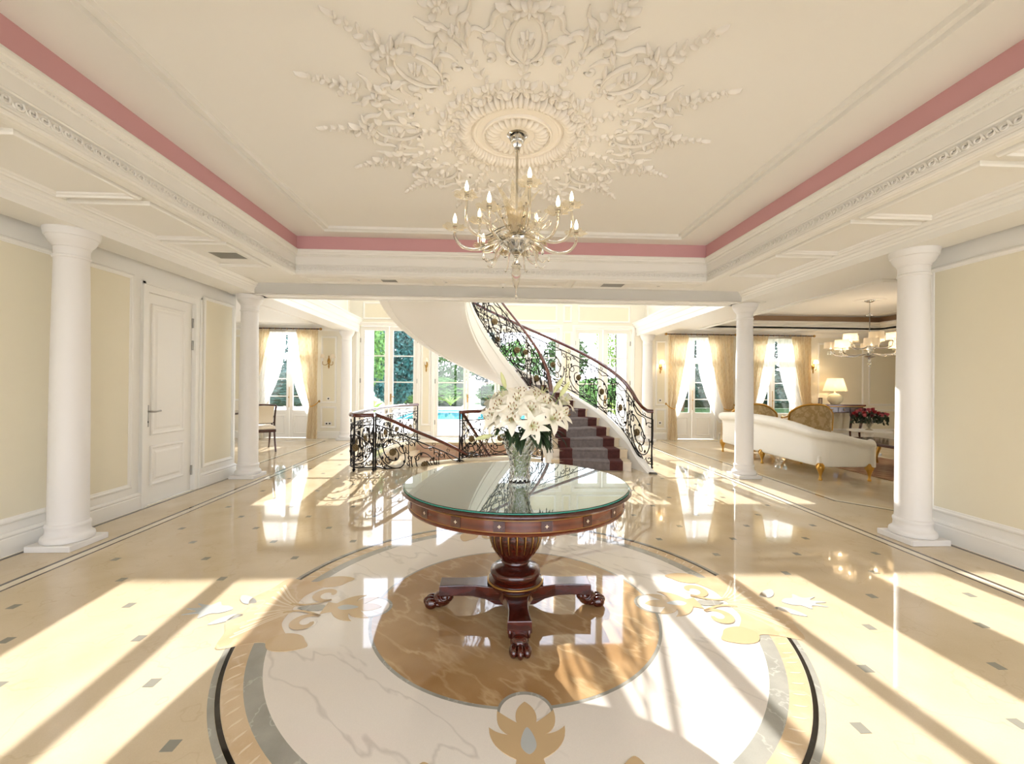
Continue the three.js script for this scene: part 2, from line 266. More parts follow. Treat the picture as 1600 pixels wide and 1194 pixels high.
{
  const s = shapeOf([[-2.8, 0], [6.52, 0], [6.52, 3.4], [-2.8, 3.4]]); s.holes.push(rectPath(4.885, 5.64, 0.001, 2.34));
  const w = struct('wall_left', 'left wall with cream panels framed by white mouldings', 'wall', onLeft(extr(s, 0.2).translate(0, 0, -0.2)), M.trim);
  for (const [a, b] of [[-2.4, -0.3], [-0.1, 1.9], [2.1, 4.7], [5.8, 6.46]]) wallPanel(w, a, b, 0.245, 2.48, onLeft);
  struct('baseboard_left', 'white baseboard along the left wall', 'baseboard', mg([[-2.8, 4.8], [5.73, 6.52]].map(([a, b]) => sweep([[-WX, 0, -a], [-WX, 0, -b]], skirting))), M.trim);
}
{
  const w = struct('wall_right', 'right wall with one wide cream panel', 'wall', bb(WX, WX + 0.2, 0, 3.4, 2.8, -4.05), M.trim);
  wallPanel(w, -3.86, -1.2, 0.245, 2.48, onRight); wallPanel(w, -1.0, 2.4, 0.245, 2.48, onRight);
  struct('baseboard_right', 'white baseboard along the right wall', 'baseboard', sweep([[WX, 0, -4.05], [WX, 0, 2.8]], skirting), M.trim);
}
// openings of the back wall: [x0, x1, y0, y1]
const leavesL = [[-3.33, -2.83], [-2.63, -2.125]], leavesR = [[2.02, 2.51], [2.75, 3.23]], leavesC = [[-1.52, -0.88], [-0.75, -0.11], [0.02, 0.66], [0.79, 1.43]];
const upper = [[-3.31, -2.69], [-2.57, -2.17], [-1.53, -1.01], [-0.92, -0.40], [-0.31, 0.21], [0.30, 0.82], [0.91, 1.43], [1.97, 2.51], [2.65, 3.2]];
const curtained = [-5.13, 4.93, 7.02];
const SILL = 3.44, TOP = 6.3;
{
  const s = shapeOf([[-8, 0], [11.5, 0], [11.5, 3.4], [4.1, 3.4], [4.1, TOP], [-4.1, TOP], [-4.1, 3.4], [-8, 3.4]]);
  for (const [a, b] of [[-3.44, -2.02], [1.91, 3.34], [-1.6, 1.51]]) s.holes.push(rectPath(a, b, 0.001, 2.78));
  for (const c of curtained) s.holes.push(rectPath(c - 0.62, c + 0.62, 0.001, 2.58));
  for (const [a, b] of upper) s.holes.push(rectPath(a, b, SILL, 5.6));
  const w = struct('wall_back', 'back wall with french doors and white framed panels', 'wall', extr(s, 0.16).translate(0, 0, -Zb - 0.16), M.hallwall);
  const P = (a, b, c, d) => wallPanel(w, a, b, c, d, onBack);
  P(-1.93, -1.69, 0.32, 2.7); P(1.6, 1.83, 0.32, 2.7);
  for (const [a, b] of [[-3.36, -2.1], [-1.95, -1.7], [-1.55, 1.45], [1.6, 1.82], [1.97, 3.3]]) P(a, b, 2.93, 3.36);
  P(-4.36, -3.98, 0.86, 2.5); P(-4.36, -3.98, 0.25, 0.78);
  P(3.96, 4.24, 0.86, 2.5); P(3.96, 4.24, 0.25, 0.78);
  P(8.2, 9.42, 0.9, 2.5); P(9.55, 10.6, 0.9, 2.5); P(8.2, 9.42, 0.25, 0.8); P(9.55, 10.6, 0.25, 0.8); P(10.75, 11.3, 0.9, 2.5);
  P(-7.6, -6.2, 0.9, 2.5);
  // wide casings round the three french doors
  const cas = [[0, 0], [0, 0.02], [0.01, 0.03], [0.03, 0.03], [0.045, 0.022], [0.075, 0.02], [0.08, 0.012], [0.08, 0]];
  for (const [a, b] of [[-3.44, -2.02], [1.91, 3.34], [-1.6, 1.51]]) part(w, 'door_casing', onBack(frame(a - 0.08, b + 0.08, -0.08, 2.86, cas)), M.trim);
  struct('baseboard_back', 'white baseboard along the back wall', 'baseboard', mg([[-8, -5.8], [-4.46, -3.52], [-1.94, -1.68], [1.59, 1.83], [3.42, 4.25], [5.6, 6.35], [7.7, 11.3]].map(([a, b]) => sweep([[b, 0, -Zb], [a, 0, -Zb]], skirting.map((q) => [-q[0], q[1]])))), M.trim);
  // upper windows
  upper.forEach(([a, b], i) => {
    const g = structGroup('window_' + (i + 4), 'tall upper window light above the stair hall, light ' + (i + 1), 'window');
    part(g, 'window_frame', frame(a, b, SILL, 5.6, [[0, 0], [0, 0.05], [0.012, 0.05], [0.012, 0]]).translate(0, 0, -Zb - 0.12), M.trim);
    part(g, 'glass_pane', box(b - a - 0.05, 5.6 - SILL - 0.05, 0.004, (a + b) / 2, (SILL + 5.6) / 2, -Zb - 0.1), M.pane);
  });
}
// french doors
function frenchDoor(n, label, x0, x1, leaves, bars, glassTop, glassBottom) {
  const g = structGroup('door_' + n, label, 'french door'), z = -Zb - 0.09, edges = [];
  leaves.forEach(([a, b], i) => { const l = i ? (leaves[i - 1][1] + a) / 2 : x0, r = i < leaves.length - 1 ? (b + leaves[i + 1][0]) / 2 : x1; edges.push([l, r, a, b]); });
  edges.forEach(([l, r, a, b], i) => {
    const d = 0.05, h = 2.77, leaf = part(g, 'door_leaf', [
      bb(l + 0.006, a, 0.01, h, z - d / 2, z + d / 2), bb(b, r - 0.006, 0.01, h, z - d / 2, z + d / 2), bb(a, b, glassTop, h, z - d / 2, z + d / 2), bb(a, b, 0.01, glassBottom, z - d / 2, z + d / 2),
      frame(a - 0.012, b + 0.012, glassBottom - 0.012, glassTop + 0.012, [[0, 0], [0, 0.008], [0.012, 0.012], [0.018, 0]]).translate(0, 0, z + d / 2)], M.trim);
    const ys = [glassBottom, ...bars.filter((y) => y > glassBottom + 0.1), glassTop];
    ys.slice(1, -1).forEach((y) => part(leaf, 'glazing_bar', box(b - a, 0.028, 0.03, (a + b) / 2, y, z), M.trim));
    for (let k = 0; k + 1 < ys.length; k++) part(leaf, 'glass_pane', bb(a, b, ys[k] + (k ? 0.014 : 0), ys[k + 1] - (k + 2 < ys.length ? 0.014 : 0), z - 0.003, z + 0.003), M.pane);
    const hx = i % 2 ? r - 0.012 : l + 0.012;
    for (const y of [0.4, 1.42, 2.42]) part(leaf, 'hinge', cyl(0.011, 0.011, 0.11, hx, y, z + 0.036, 8), M.steel);
    if (i % 2) part(leaf, 'door_handle', [rbox(0.03, 0.2, 0.01, 0.004, (l + a) / 2, 1.0, z + 0.03), tube([[(l + a) / 2, 1.03, z + 0.035], [(l + a) / 2, 1.03, z + 0.075], [(l + a) / 2 + 0.05, 1.025, z + 0.08], [(l + a) / 2 + 0.1, 1.035, z + 0.078]], 0.008, 12)], M.brass);
  });
  return g;
}
const BARS = [0.74, 1.39, 2.04];
frenchDoor(2, 'glazed double french door left of the stairs', -3.44, -2.02, leavesL, BARS, 2.667, 0.12);
frenchDoor(3, 'wide glazed four leaf french door behind the stairs, facing the pool', -1.6, 1.51, leavesC, BARS, 2.667, 0.07);
frenchDoor(4, 'glazed double french door right of the stairs', 1.91, 3.34, leavesR, BARS, 2.667, 0.12);
// curtained windows: lower wooden panels, glazing, a transom light with iron scrolls
curtained.forEach((c, n) => {
  const g = structGroup('window_' + (n + 1), ['tall french window behind white sheers in the room on the left', 'tall french window with a view of green lawn, behind the curtains nearest the stair hall', 'tall french window behind the curtains nearest the table lamp'][n], 'window'), z = -Zb - 0.07;
  part(g, 'window_frame', frame(c - 0.62, c + 0.62, -0.05, 2.58, [[0, -0.05], [0, 0.06], [0.05, 0.06], [0.05, -0.05]]).translate(0, 0, z), M.trim);
  part(g, 'transom', bb(c - 0.58, c + 0.58, 2.0, 2.08, z - 0.03, z + 0.04), M.trim);
  for (const s of [-1, 1]) {
    const a = s < 0 ? c - 0.57 : c + 0.004, b = s < 0 ? c - 0.004 : c + 0.57;
    const leaf = part(g, 'window_leaf', [bb(a, a + 0.075, 0.01, 2.0, z - 0.02, z + 0.02), bb(b - 0.075, b, 0.01, 2.0, z - 0.02, z + 0.02), bb(a + 0.07, b - 0.07, 0.01, 0.64, z - 0.015, z + 0.012), bb(a + 0.07, b - 0.07, 1.93, 2.0, z - 0.02, z + 0.02), bb(a + 0.07, b - 0.07, 0.6, 0.68, z - 0.02, z + 0.02),
      frame(a + 0.1, b - 0.1, 0.1, 0.56, [[0, 0], [0.005, 0.01], [0.02, 0.01], [0.03, 0]]).translate(0, 0, z + 0.012)], M.trim);
    for (const y of [1.02, 1.45]) part(leaf, 'glazing_bar', box(b - a - 0.14, 0.024, 0.03, (a + b) / 2, y, z), M.trim);
    for (const [y0, y1] of [[0.68, 1.008], [1.032, 1.438], [1.462, 1.93]]) part(leaf, 'glass_pane', bb(a + 0.075, b - 0.075, y0, y1, z - 0.003, z + 0.003), M.pane);
  }
  part(g, 'glass_pane', bb(c - 0.57, c + 0.57, 2.08, 2.53, z - 0.003, z + 0.003), M.pane);
  const sc = [];
  for (const s of [-1, 1]) for (const t of [0, 1]) sc.push(tube(spiral(c + s * 0.1, 2.2 + t * 0.2, 0.015, 0.075, 0, (t ? 1 : -1) * s * 6, 14).map((p) => V(p[0], p[1], z + 0.03)), 0.007, 30, 5));
  sc.push(bb(c - 0.007, c + 0.007, 2.08, 2.53, z + 0.023, z + 0.037)); part(g, 'iron_scroll', sc, M.iron);
  part(g, 'bolt_handle', [cyl(0.008, 0.008, 0.5, c, 1.0, z + 0.045, 8), sph(0.018, c, 1.0, z + 0.06)], M.brass);
});
// walls round the far rooms and behind the camera
struct('wall_living_front', 'near wall of the sitting room behind the right wall', 'wall', bb(WX + 0.2, 11.5, 0, 3.4, -4.05, -3.85), M.hallwall);
for (const [name, label, x, a, b, holes, n] of [['wall_living_side', 'far side wall of the sitting room with tall windows', 11.3, 4.05, Zb, [[5.6, 6.9]], 14], ['wall_left_room_side', 'far side wall of the room on the left with tall windows', -8, 6.62, Zb, [[7.4, 8.6]], 18]]) {
  const s = shapeOf([[-b, 0], [-a, 0], [-a, 3.4], [-b, 3.4]]); for (const [p, q] of holes) s.holes.push(rectPath(-q, -p, 0.1, 2.55));
  struct(name, label, 'wall', extr(s, 0.2).rotateY(-PI / 2).translate(x + 0.2, 0, 0), M.wall);
  holes.forEach(([p, q], i) => { const g = structGroup('window_' + (n + i), `tall side window of the ${x > 0 ? 'sitting room' : 'room on the left'}`, 'window'), f = frame(-q, -p, 0.1, 2.55, [[0, 0], [0, 0.05], [0.06, 0.05], [0.06, 0]]).rotateY(-PI / 2).translate(x + 0.12, 0, 0); part(g, 'window_frame', f, M.trim); part(g, 'glass_pane', bb(x + 0.097, x + 0.103, 0.15, 2.5, -q + 0.05, -p - 0.05), M.pane); });
}
struct('wall_left_room_front', 'near wall of the room on the left', 'wall', bb(-8, -4.0, 0, 3.4, -6.52, -6.4), M.hallwall);
{
  const s = shapeOf([[-4.2, 0], [4.2, 0], [4.2, 3.4], [-4.2, 3.4]]); s.holes.push(rectPath(-3.4, 3.4, 0.02, 2.62));
  struct('wall_front', 'entrance wall behind the viewer', 'wall', extr(s, 0.2).translate(0, 0, 2.6), M.trim);
  const g = structGroup('door_5', 'wide glazed entrance door and side lights behind the viewer', 'door');
  for (let i = 0; i < 6; i++) {
    const a = -3.4 + i * 6.8 / 6, b = a + 6.8 / 6; part(g, 'door_frame', frame(a, b, 0.02, 2.62, [[0, -0.03], [0, 0.03], [0.06, 0.03], [0.06, -0.03]]).translate(0, 0, 2.68), M.trim);
    part(g, 'glass_pane', bb(a + 0.05, b - 0.05, 0.07, 2.57, 2.677, 2.683), M.pane);
  }
}
// the panelled door in the left wall
{
  const g = structGroup('door_1', 'white panelled wooden door in the left wall', 'door');
  const L = (geo) => onLeft(geo), leaf = part(g, 'door_leaf', L(bb(4.892, 5.633, 0.008, 2.333, -0.07, -0.028)), M.trim);
  const mould = [[0, 0], [0.004, 0.014], [0.016, 0.02], [0.03, 0.014], [0.038, 0.004], [0.06, 0.002], [0.085, 0.012], [0.09, 0.012]];
  for (const [y0, y1] of [[0.76, 2.23], [0.2, 0.645]]) { part(leaf, 'door_panel', L(mg([frame(4.98, 5.51, y0, y1, mould), bb(5.068, 5.422, y0 + 0.088, y1 - 0.088, 0, 0.0121)]).translate(0, 0, -0.028)), M.trim); }
  part(g, 'door_casing', L(mg([bb(4.8, 4.885, 0, 2.44, 0, 0.022), bb(5.64, 5.73, 0, 2.44, 0, 0.022), bb(4.885, 5.64, 2.34, 2.44, 0, 0.022), bb(4.8, 4.825, 0, 2.44, 0.02, 0.036), bb(5.705, 5.73, 0, 2.44, 0.02, 0.036), bb(4.8, 5.73, 2.415, 2.44, 0.02, 0.036)])), M.trim);
  part(g, 'door_stop', L(mg([bb(4.875, 4.892, 0, 2.34, -0.15, -0.03), bb(5.633, 5.65, 0, 2.34, -0.15, -0.03), bb(4.875, 5.65, 2.333, 2.35, -0.15, -0.03)])), M.trim);
  const ha = part(g, 'door_handle', L(mg([rbox(0.045, 0.24, 0.012, 0.005, 4.934, 0.98, -0.022), tube([[4.934, 1.03, -0.02], [4.934, 1.03, 0.025], [4.97, 1.028, 0.035], [5.06, 1.034, 0.032]], 0.01, 14, 8)])), M.steel);
  part(ha, 'key_hole', L(cyl(0.011, 0.011, 0.006, 0, 0, 0, 12).rotateX(PI / 2).translate(4.934, 0.915, -0.014)), M.iron);
  for (const y of [0.25, 1.82, 2.1]) part(g, 'hinge', L(cyl(0.012, 0.012, 0.12, 5.637, y, -0.018, 8)), M.steel);
}

// ================= CEILINGS, BEAMS, TRAY =================
const onCeil = (g, y) => g.rotateX(PI / 2).translate(0, y, 0);      // drawn in (x, z), facing down
const TX = 2.665, TZ0 = -5.6, TZ1 = -0.88;                            // the tray's opening
const ceiling = structGroup('ceiling', 'white coffered ceiling with a deep rectangular tray over the hall', 'ceiling');
{
  // flat lower ceiling with the opening of the tray
  const s = shapeOf([[-4.2, -6.2], [4.2, -6.2], [4.2, 2.8], [-4.2, 2.8]]); s.holes.push(rectPath(-TX, TX, TZ0, TZ1));
  part(ceiling, 'lower_ceiling', onCeil(extr(s, 0.06).translate(0, 0, -0.06), HD), M.soffit);
  // stepped cornice of the tray: inset is outwards negative, height is downwards positive, so drawn facing down from y = HD
  part(ceiling, 'tray_cornice', onCeil(frame(-TX, TX, TZ0, TZ1, [[-0.115, 0], [-0.115, 0.012], [-0.1, 0.018], [-0.05, 0.018], [-0.04, 0.012], [-0.015, 0.012], [-0.012, 0.022], [0, 0.026], [0.01, 0.02], [0.012, 0.004], [0.004, -0.006], [0.006, -0.02], [-0.006, -0.03], [-0.008, -0.094], [0.006, -0.1], [0.01, -0.11], [0.004, -0.118], [0.004, -0.205], [0.016, -0.212], [0.022, -0.226], [0.034, -0.23], [0.04, -0.25], [0.052, -0.256], [0.056, -0.275], [0.052, -0.29], [0.03, -0.292], [0.02, -0.29], [-0.14, -0.29]]), HD), M.trim);
  part(ceiling, 'tray_band', onCeil(frame(-TX + 0.03, TX - 0.03, TZ0 + 0.03, TZ1 - 0.03, [[0, -0.28], [0, -0.5]]), HD), M.pink, 'dusty pink recessed band round the tray');
  part(ceiling, 'upper_ceiling', bb(-TX - 0.16, TX + 0.16, HT, HT + 0.06, TZ0 - 0.16, TZ1 + 0.16), M.ceil);
  part(ceiling, 'ceiling_moulding', onCeil(frame(-2.2, 2.2, -5.28, -1.2, [[0, 0], [0.002, 0.026], [0.014, 0.03], [0.02, 0.044], [0.034, 0.044], [0.038, 0.014], [0.085, 0.012], [0.088, 0.032], [0.1, 0.032], [0.103, 0]]), HT), M.ceil, 'thin rectangular moulding on the upper ceiling');
  // running scroll in the cornice, one curl each, sharing one shape
  const curl = mg([tube(spiral(0, 0, 0.007, 0.027, 0.4, 7.2, 18).map((p) => V(p[0], p[1], 0)), 0.0075, 26, 5), tube([[0.025, 0.012, 0], [0.038, -0.012, 0], [0.05, -0.02, 0]], 0.007, 6, 5)]);
  const row = (n, f) => { for (let i = 0; i < n; i++) { const m = part(ceiling, 'cornice_scroll', curl, M.trim); f(m, (i + 0.5) / n); } };
  row(64, (m, t) => { m.position.set(-TX + 0.003, HD + 0.06, lerp(TZ1 - 0.5, TZ0 + 0.02, t)); m.rotation.y = PI / 2; });
  row(64, (m, t) => { m.position.set(TX - 0.003, HD + 0.06, lerp(TZ1 - 0.5, TZ0 + 0.02, t)); m.rotation.y = -PI / 2; });
  row(80, (m, t) => { m.position.set(lerp(-TX + 0.03, TX - 0.03, t), HD + 0.06, TZ0 + 0.003); });
  // a row of beads under the lip, too small to pick apart
  const bead = new THREE.OctahedronGeometry(0.0075, 1), beads = [];
  for (let z = TZ1 - 0.4; z > TZ0; z -= 0.021) for (const s of [-1, 1]) beads.push(bead.clone().translate(s * (TX - 0.02), HD + 0.219, z));
  for (let x = -TX; x < TX; x += 0.021) beads.push(bead.clone().translate(x, HD + 0.219, TZ0 + 0.02));
  part(ceiling, 'bead_row', beads, M.trim).userData.kind = 'stuff';
  // sunk panels between the tray and the beams, and across the end strip
  const pf = [[0, 0], [0.003, 0.02], [0.01, 0.03], [0.03, 0.03], [0.036, 0.016], [0.05, 0.012], [0.056, 0]];
  for (const s of [-1, 1]) for (let k = -1; k < 6; k++) { const z1 = -(0.59 + 0.955 * (k - 0)) , z0 = z1 - 0.875; if (z0 < -6.1) continue; const a = s < 0 ? -3.42 : 2.8, b = s < 0 ? -2.8 : 3.42; part(ceiling, 'panel_moulding', onCeil(frame(a, b, z0, z1, pf), HD), M.trim); }
  for (const [a, b] of [[-2.68, -0.95], [-0.85, 0.85], [0.95, 2.68]]) part(ceiling, 'panel_moulding', onCeil(frame(a, b, -6.1, -5.76, pf.map((q) => [q[0] * 0.7, q[1] * 0.6])), HD), M.trim);
  part(ceiling, 'roof_slab', bb(-8.2, 11.7, 3.4, 3.5, 2.8, -6.2), M.soffit);
}
// beams on the columns; beyond the cross beam they carry the stair hall's upper walls
const edge = (x0, x1) => [[x0, 0], [x1, 0], [x1, 0.06], [x1 + 0.012, 0.07], [x1 + 0.012, 0.082], [x1 + 0.03, 0.1], [x1 + 0.03, 0.115], [x1 + 0.055, 0.14], [x1 + 0.055, 0.15], [x0 - 0.055, 0.15], [x0 - 0.055, 0.14], [x0 - 0.03, 0.115], [x0 - 0.03, 0.1], [x0 - 0.012, 0.082], [x0 - 0.012, 0.07], [x0, 0.06]];
for (const s of [-1, 1]) {
  const w = s < 0 ? 'left' : 'right';
  struct(s < 0 ? 'trim_1' : 'trim_2', `white moulded beam over the ${w} columns`, 'beam', sweep([[s * COL, HC, -6.4], [s * COL, HC, 2.8]], edge(-0.17, 0.17)), M.trim);
  // stair hall: entablature with cornice, then the tall upper side wall
  const g = struct(s < 0 ? 'trim_3' : 'trim_4', `white entablature along the ${w} side of the stair hall`, 'beam', sweep([[s * COL, HC, -Zb], [s * COL, HC, -6.35]], [[-0.2, 0], [0.2, 0], [0.2, 0.09], [0.215, 0.1], [0.215, 0.19], [0.235, 0.2], [0.25, 0.23], [0.29, 0.27], [0.29, 0.3], [0.31, 0.31], [0.31, 0.33], [-0.31, 0.33], [-0.31, 0.31], [-0.29, 0.3], [-0.29, 0.27], [-0.25, 0.23], [-0.235, 0.2], [-0.215, 0.19], [-0.215, 0.1], [-0.2, 0.09]]), M.trim);
  const uw = struct(s < 0 ? 'wall_upper_left' : 'wall_upper_right', `upper ${w} wall of the stair hall with framed panels`, 'wall', bb(s * (COL + 0.02), s * (COL + 0.22), HC + 0.33, TOP, -6.2, -Zb), M.hallwall);
  for (const [a, b] of [[6.9, 8.5], [8.7, 10.6]]) part(uw, 'panel_moulding', (s < 0 ? frame(a, b, 3.05, 4.6, panelProfile).rotateY(PI / 2) : frame(-b, -a, 3.05, 4.6, panelProfile).rotateY(-PI / 2)).translate(s * (COL + 0.02), 0, 0), M.trim);
}
struct('trim_5', 'white cross beam between the hall and the stair hall', 'beam', mg([bb(-COL - 0.2, COL + 0.2, HC, 3.42, -6.2, -6.6), sweep([[-COL, HC, -6.2], [COL, HC, -6.2]], [[0, 0], [-0.012, 0], [-0.012, 0.05], [-0.024, 0.06], [-0.024, 0.085], [-0.05, 0.12], [-0.05, 0.15], [0, 0.15]]), bb(-COL - 0.15, COL + 0.15, HC - 0.012, HC, -6.26, -6.3), bb(-COL - 0.15, COL + 0.15, HC - 0.012, HC, -6.5, -6.54)]), M.trim);
struct('wall_upper_front', 'upper wall of the stair hall above the cross beam', 'wall', bb(-4.1, 4.1, 3.42, TOP, -6.2, -6.4), M.hallwall);
{
  const s = shapeOf([[-4.2, -Zb - 0.16], [4.2, -Zb - 0.16], [4.2, -6.2], [-4.2, -6.2]]); s.holes.push(rectPath(-1.4, 1.4, -9.8, -7.6));
  const c = struct('ceiling_stair_hall', 'high ceiling of the stair hall with a glazed roof light', 'ceiling', onCeil(extr(s, 0.15).translate(0, 0, -0.15), TOP), M.ceil);
  for (let k = 0; k < 2; k++) { const a = -1.4 + k * 1.4; part(c, 'roof_light_frame', onCeil(frame(a, a + 1.4, -9.8, -7.6, [[0, -0.1], [0, 0.0], [0.04, 0.0], [0.04, -0.1]]), TOP + 0.02), M.trim); part(c, 'glass_pane', bb(a + 0.03, a + 1.37, TOP + 0.06, TOP + 0.066, -9.77, -7.63), M.pane); }
}
// ceilings of the two side rooms
{
  const lv = structGroup('ceiling_living', 'white sitting room ceiling with a tan tray', 'ceiling');
  const x0 = 4.9, x1 = 9.3, z0 = -10.2, z1 = -5.4, s = shapeOf([[COL + 0.15, -Zb], [11.5, -Zb], [11.5, -3.9], [COL + 0.15, -3.9]]); s.holes.push(rectPath(x0, x1, z0, z1));
  part(lv, 'lower_ceiling', onCeil(extr(s, 0.06).translate(0, 0, -0.06), HD), M.soffit);
  part(lv, 'tray_cornice', onCeil(frame(x0, x1, z0, z1, [[-0.1, 0], [-0.1, 0.015], [-0.04, 0.015], [-0.02, 0.025], [0, 0.025], [0.01, 0.0], [0.0, -0.02], [0.0, -0.12], [0.02, -0.13], [0.03, -0.15], [0.05, -0.17], [0.05, -0.2], [-0.14, -0.2]]), HD), M.trim);
  part(lv, 'tray_band', onCeil(frame(x0 - 0.13, x1 + 0.13, z0 - 0.13, z1 + 0.13, [[0, -0.19], [0, -0.36]]), HD), M.tan, 'tan recessed band of the sitting room tray');
  part(lv, 'upper_ceiling', bb(x0 - 0.16, x1 + 0.16, HD + 0.345, HD + 0.4, z0 - 0.16, z1 + 0.16), M.ceil);
  part(lv, 'ceiling_moulding', onCeil(frame(x0 + 0.35, x1 - 0.35, z0 + 0.35, z1 - 0.35, [[0, 0], [0.006, 0.02], [0.03, 0.02], [0.04, 0.008], [0.08, 0.008], [0.09, 0]]), HD + 0.345), M.ceil);
  const ro = []; for (let k = 0; k < 16; k++) { const a = k / 16 * TAU; ro.push(sph(0.06, 7.33 + 0.2 * cos(a), HD + 0.343, -8.3 + 0.2 * sin(a), 1.6, 0.25, 0.8, 8)); } part(lv, 'ceiling_rose', ro, M.ceil);
  struct('trim_6', 'white cornice along the sitting room back wall', 'cornice', sweep([[11.3, HD, -Zb], [COL + 0.2, HD, -Zb]], [[0, 0], [0, -0.13], [-0.02, -0.13], [-0.025, -0.1], [-0.06, -0.06], [-0.1, -0.03], [-0.11, 0]]), M.trim);
  const lr = struct('ceiling_left_room', 'white ceiling of the room on the left', 'ceiling', bb(-8, -COL - 0.15, HD, HD + 0.06, -6.42, -Zb), M.soffit);
  part(lr, 'ceiling_moulding', onCeil(frame(-7.5, -4.3, -10.4, -6.9, [[0, 0], [0.006, 0.03], [0.05, 0.03], [0.06, 0.012], [0.12, 0.012], [0.14, 0]]), HD), M.trim);
  struct('trim_7', 'white cornice along the left room back wall', 'cornice', sweep([[-COL - 0.2, HD, -Zb], [-7.8, HD, -Zb]], [[0, 0], [0, -0.13], [-0.02, -0.13], [-0.025, -0.1], [-0.06, -0.06], [-0.1, -0.03], [-0.11, 0]]), M.trim);
  struct('roof', 'flat roof over the side rooms', 'roof', mg([bb(COL + 0.1, 11.5, HD + 0.41, HD + 0.5, -3.85, -Zb), bb(-8, -COL - 0.1, HD + 0.41, HD + 0.5, -6.42, -Zb)]), M.soffit);
}
// small fittings in the lower ceiling
{
  const vent = (label, x, f, w, d, y = HD) => {
    const t = thing('air_vent', label, 'vent', [x, y, -f]);
    part(t, 'vent_frame', onCeil(frame(-w / 2, w / 2, -d / 2, d / 2, [[0, 0], [0, 0.006], [0.018, 0.008], [0.02, 0.002]]), 0), M.trim);
    const n = Math.round(d / 0.022); for (let k = 0; k < n; k++) part(t, 'slat', box(w - 0.04, 0.002, 0.013, 0, -0.004, -d / 2 + 0.02 + (d - 0.04) * (k + 0.5) / n).rotateX(0), M.steel);
    part(t, 'vent_back', box(w - 0.03, 0.002, d - 0.03, 0, -0.0012, 0), std('#8a877f', 0.6));
  };
  vent('grey ceiling vent beside the left colonnade', -3.06, 4.88, 0.34, 0.28); vent('flat ceiling vent on the end strip, left of the chandelier', -1.56, 5.93, 0.24, 0.2); vent('flat ceiling vent on the end strip, right of the chandelier', 1.5, 5.94, 0.34, 0.24);
  const spot = (label, x, f) => { const t = thing('downlight', label, 'downlight', [x, HD, -f], 0, 'small recessed downlights'); part(t, 'trim_ring', lathe([[0.022, -0.001], [0.024, -0.006], [0.04, -0.006], [0.045, 0]], 20), M.trim); part(t, 'lens', cyl(0.023, 0.023, 0.004, 0, -0.003, 0, 16), M.chrome); };
  spot('recessed downlight above the left end of the tray', -1.97, 5.93); spot('recessed downlight left of the chandelier finial', -0.8, 5.95); spot('recessed downlight right of the chandelier finial', 0.7, 5.98); spot('recessed downlight above the right end of the tray', 2.15, 5.95); spot('recessed downlight next to the grey ceiling vent', -3.05, 5.35);
  const sp = (label, x, f) => { const t = thing('ceiling_speaker', label, 'speaker', [x, HC + 0.15, -f]); part(t, 'speaker_ring', lathe([[0.06, -0.004], [0.065, -0.014], [0.1, -0.012], [0.11, 0]], 28), M.trim); part(t, 'grille', cyl(0.062, 0.062, 0.006, 0, -0.006, 0, 24), M.steel); };
  sp('round ceiling speaker beside the capital of the near left column', -3.93 + 0.02, 4.15); sp('round ceiling speaker beside the capital of the near right column', 3.93 - 0.02, 4.0);
  const smoke = thing('smoke_detector', 'small white smoke detector hanging under the cross beam strip', 'smoke detector', [-0.02, HD, -6.02]); part(smoke, 'detector_body', lathe([[0, -0.04], [0.03, -0.04], [0.045, -0.025], [0.05, 0]], 20), M.trim); part(smoke, 'detector_lens', sph(0.012, 0, -0.042, 0), M.steel);
}

// ================= COLUMNS =================
{
  const first = thing('column', 'near white column by the left wall', 'column', [-COL, 0, -3.76], 0, 'round white columns');
  part(first, 'plinth', rbox(0.35, 0.05, 0.35, 0.006, 0, 0.025, 0, 1), M.column);
  part(first, 'base', lathe([[0.24, 0.05], [0.252, 0.056], [0.256, 0.075], [0.25, 0.094], [0.238, 0.102], [0.222, 0.108], [0.21, 0.125], [0.207, 0.15], [0.212, 0.168], [0.216, 0.176], [0.214, 0.19], [0.205, 0.196], [0.198, 0.2], [0.194, 0.225]].map((q) => [q[0] * 0.66, q[1]]), 48), M.column);
  part(first, 'shaft', lathe([[0.194, 0.22], [0.192, 0.6], [0.19, 1.0], [0.185, 1.5], [0.176, 2.0], [0.168, 2.36]].map((q) => [q[0] * 0.66, q[1]]), 48), M.column);
  part(first, 'capital', lathe([[0.168, 2.35], [0.17, 2.37], [0.182, 2.376], [0.184, 2.39], [0.17, 2.398], [0.17, 2.46], [0.178, 2.464], [0.18, 2.478], [0.19, 2.486], [0.21, 2.505], [0.222, 2.53], [0.224, 2.545], [0.236, 2.55], [0.24, 2.6], [0.236, 2.608], [0.02, 2.608]].map((q) => [q[0] * (0.66 + 0.09 * Math.max(0, (q[1] - 2.45) / 0.15)), q[1]]), 48), M.column);
  for (const [s, f, l] of [[-1, 6.4, 'white column at the far end of the left wall, by the room with the chair'], [-1, 10.54, 'far white column left of the stairs, beside the double sconce'], [1, 3.76, 'near white column by the right wall'], [1, 6.4, 'white column in front of the sofa'], [1, 10.54, 'far white column right of the stairs, beside the curtains']]) copyOf(first, l, [s * COL, 0, -f]);
}

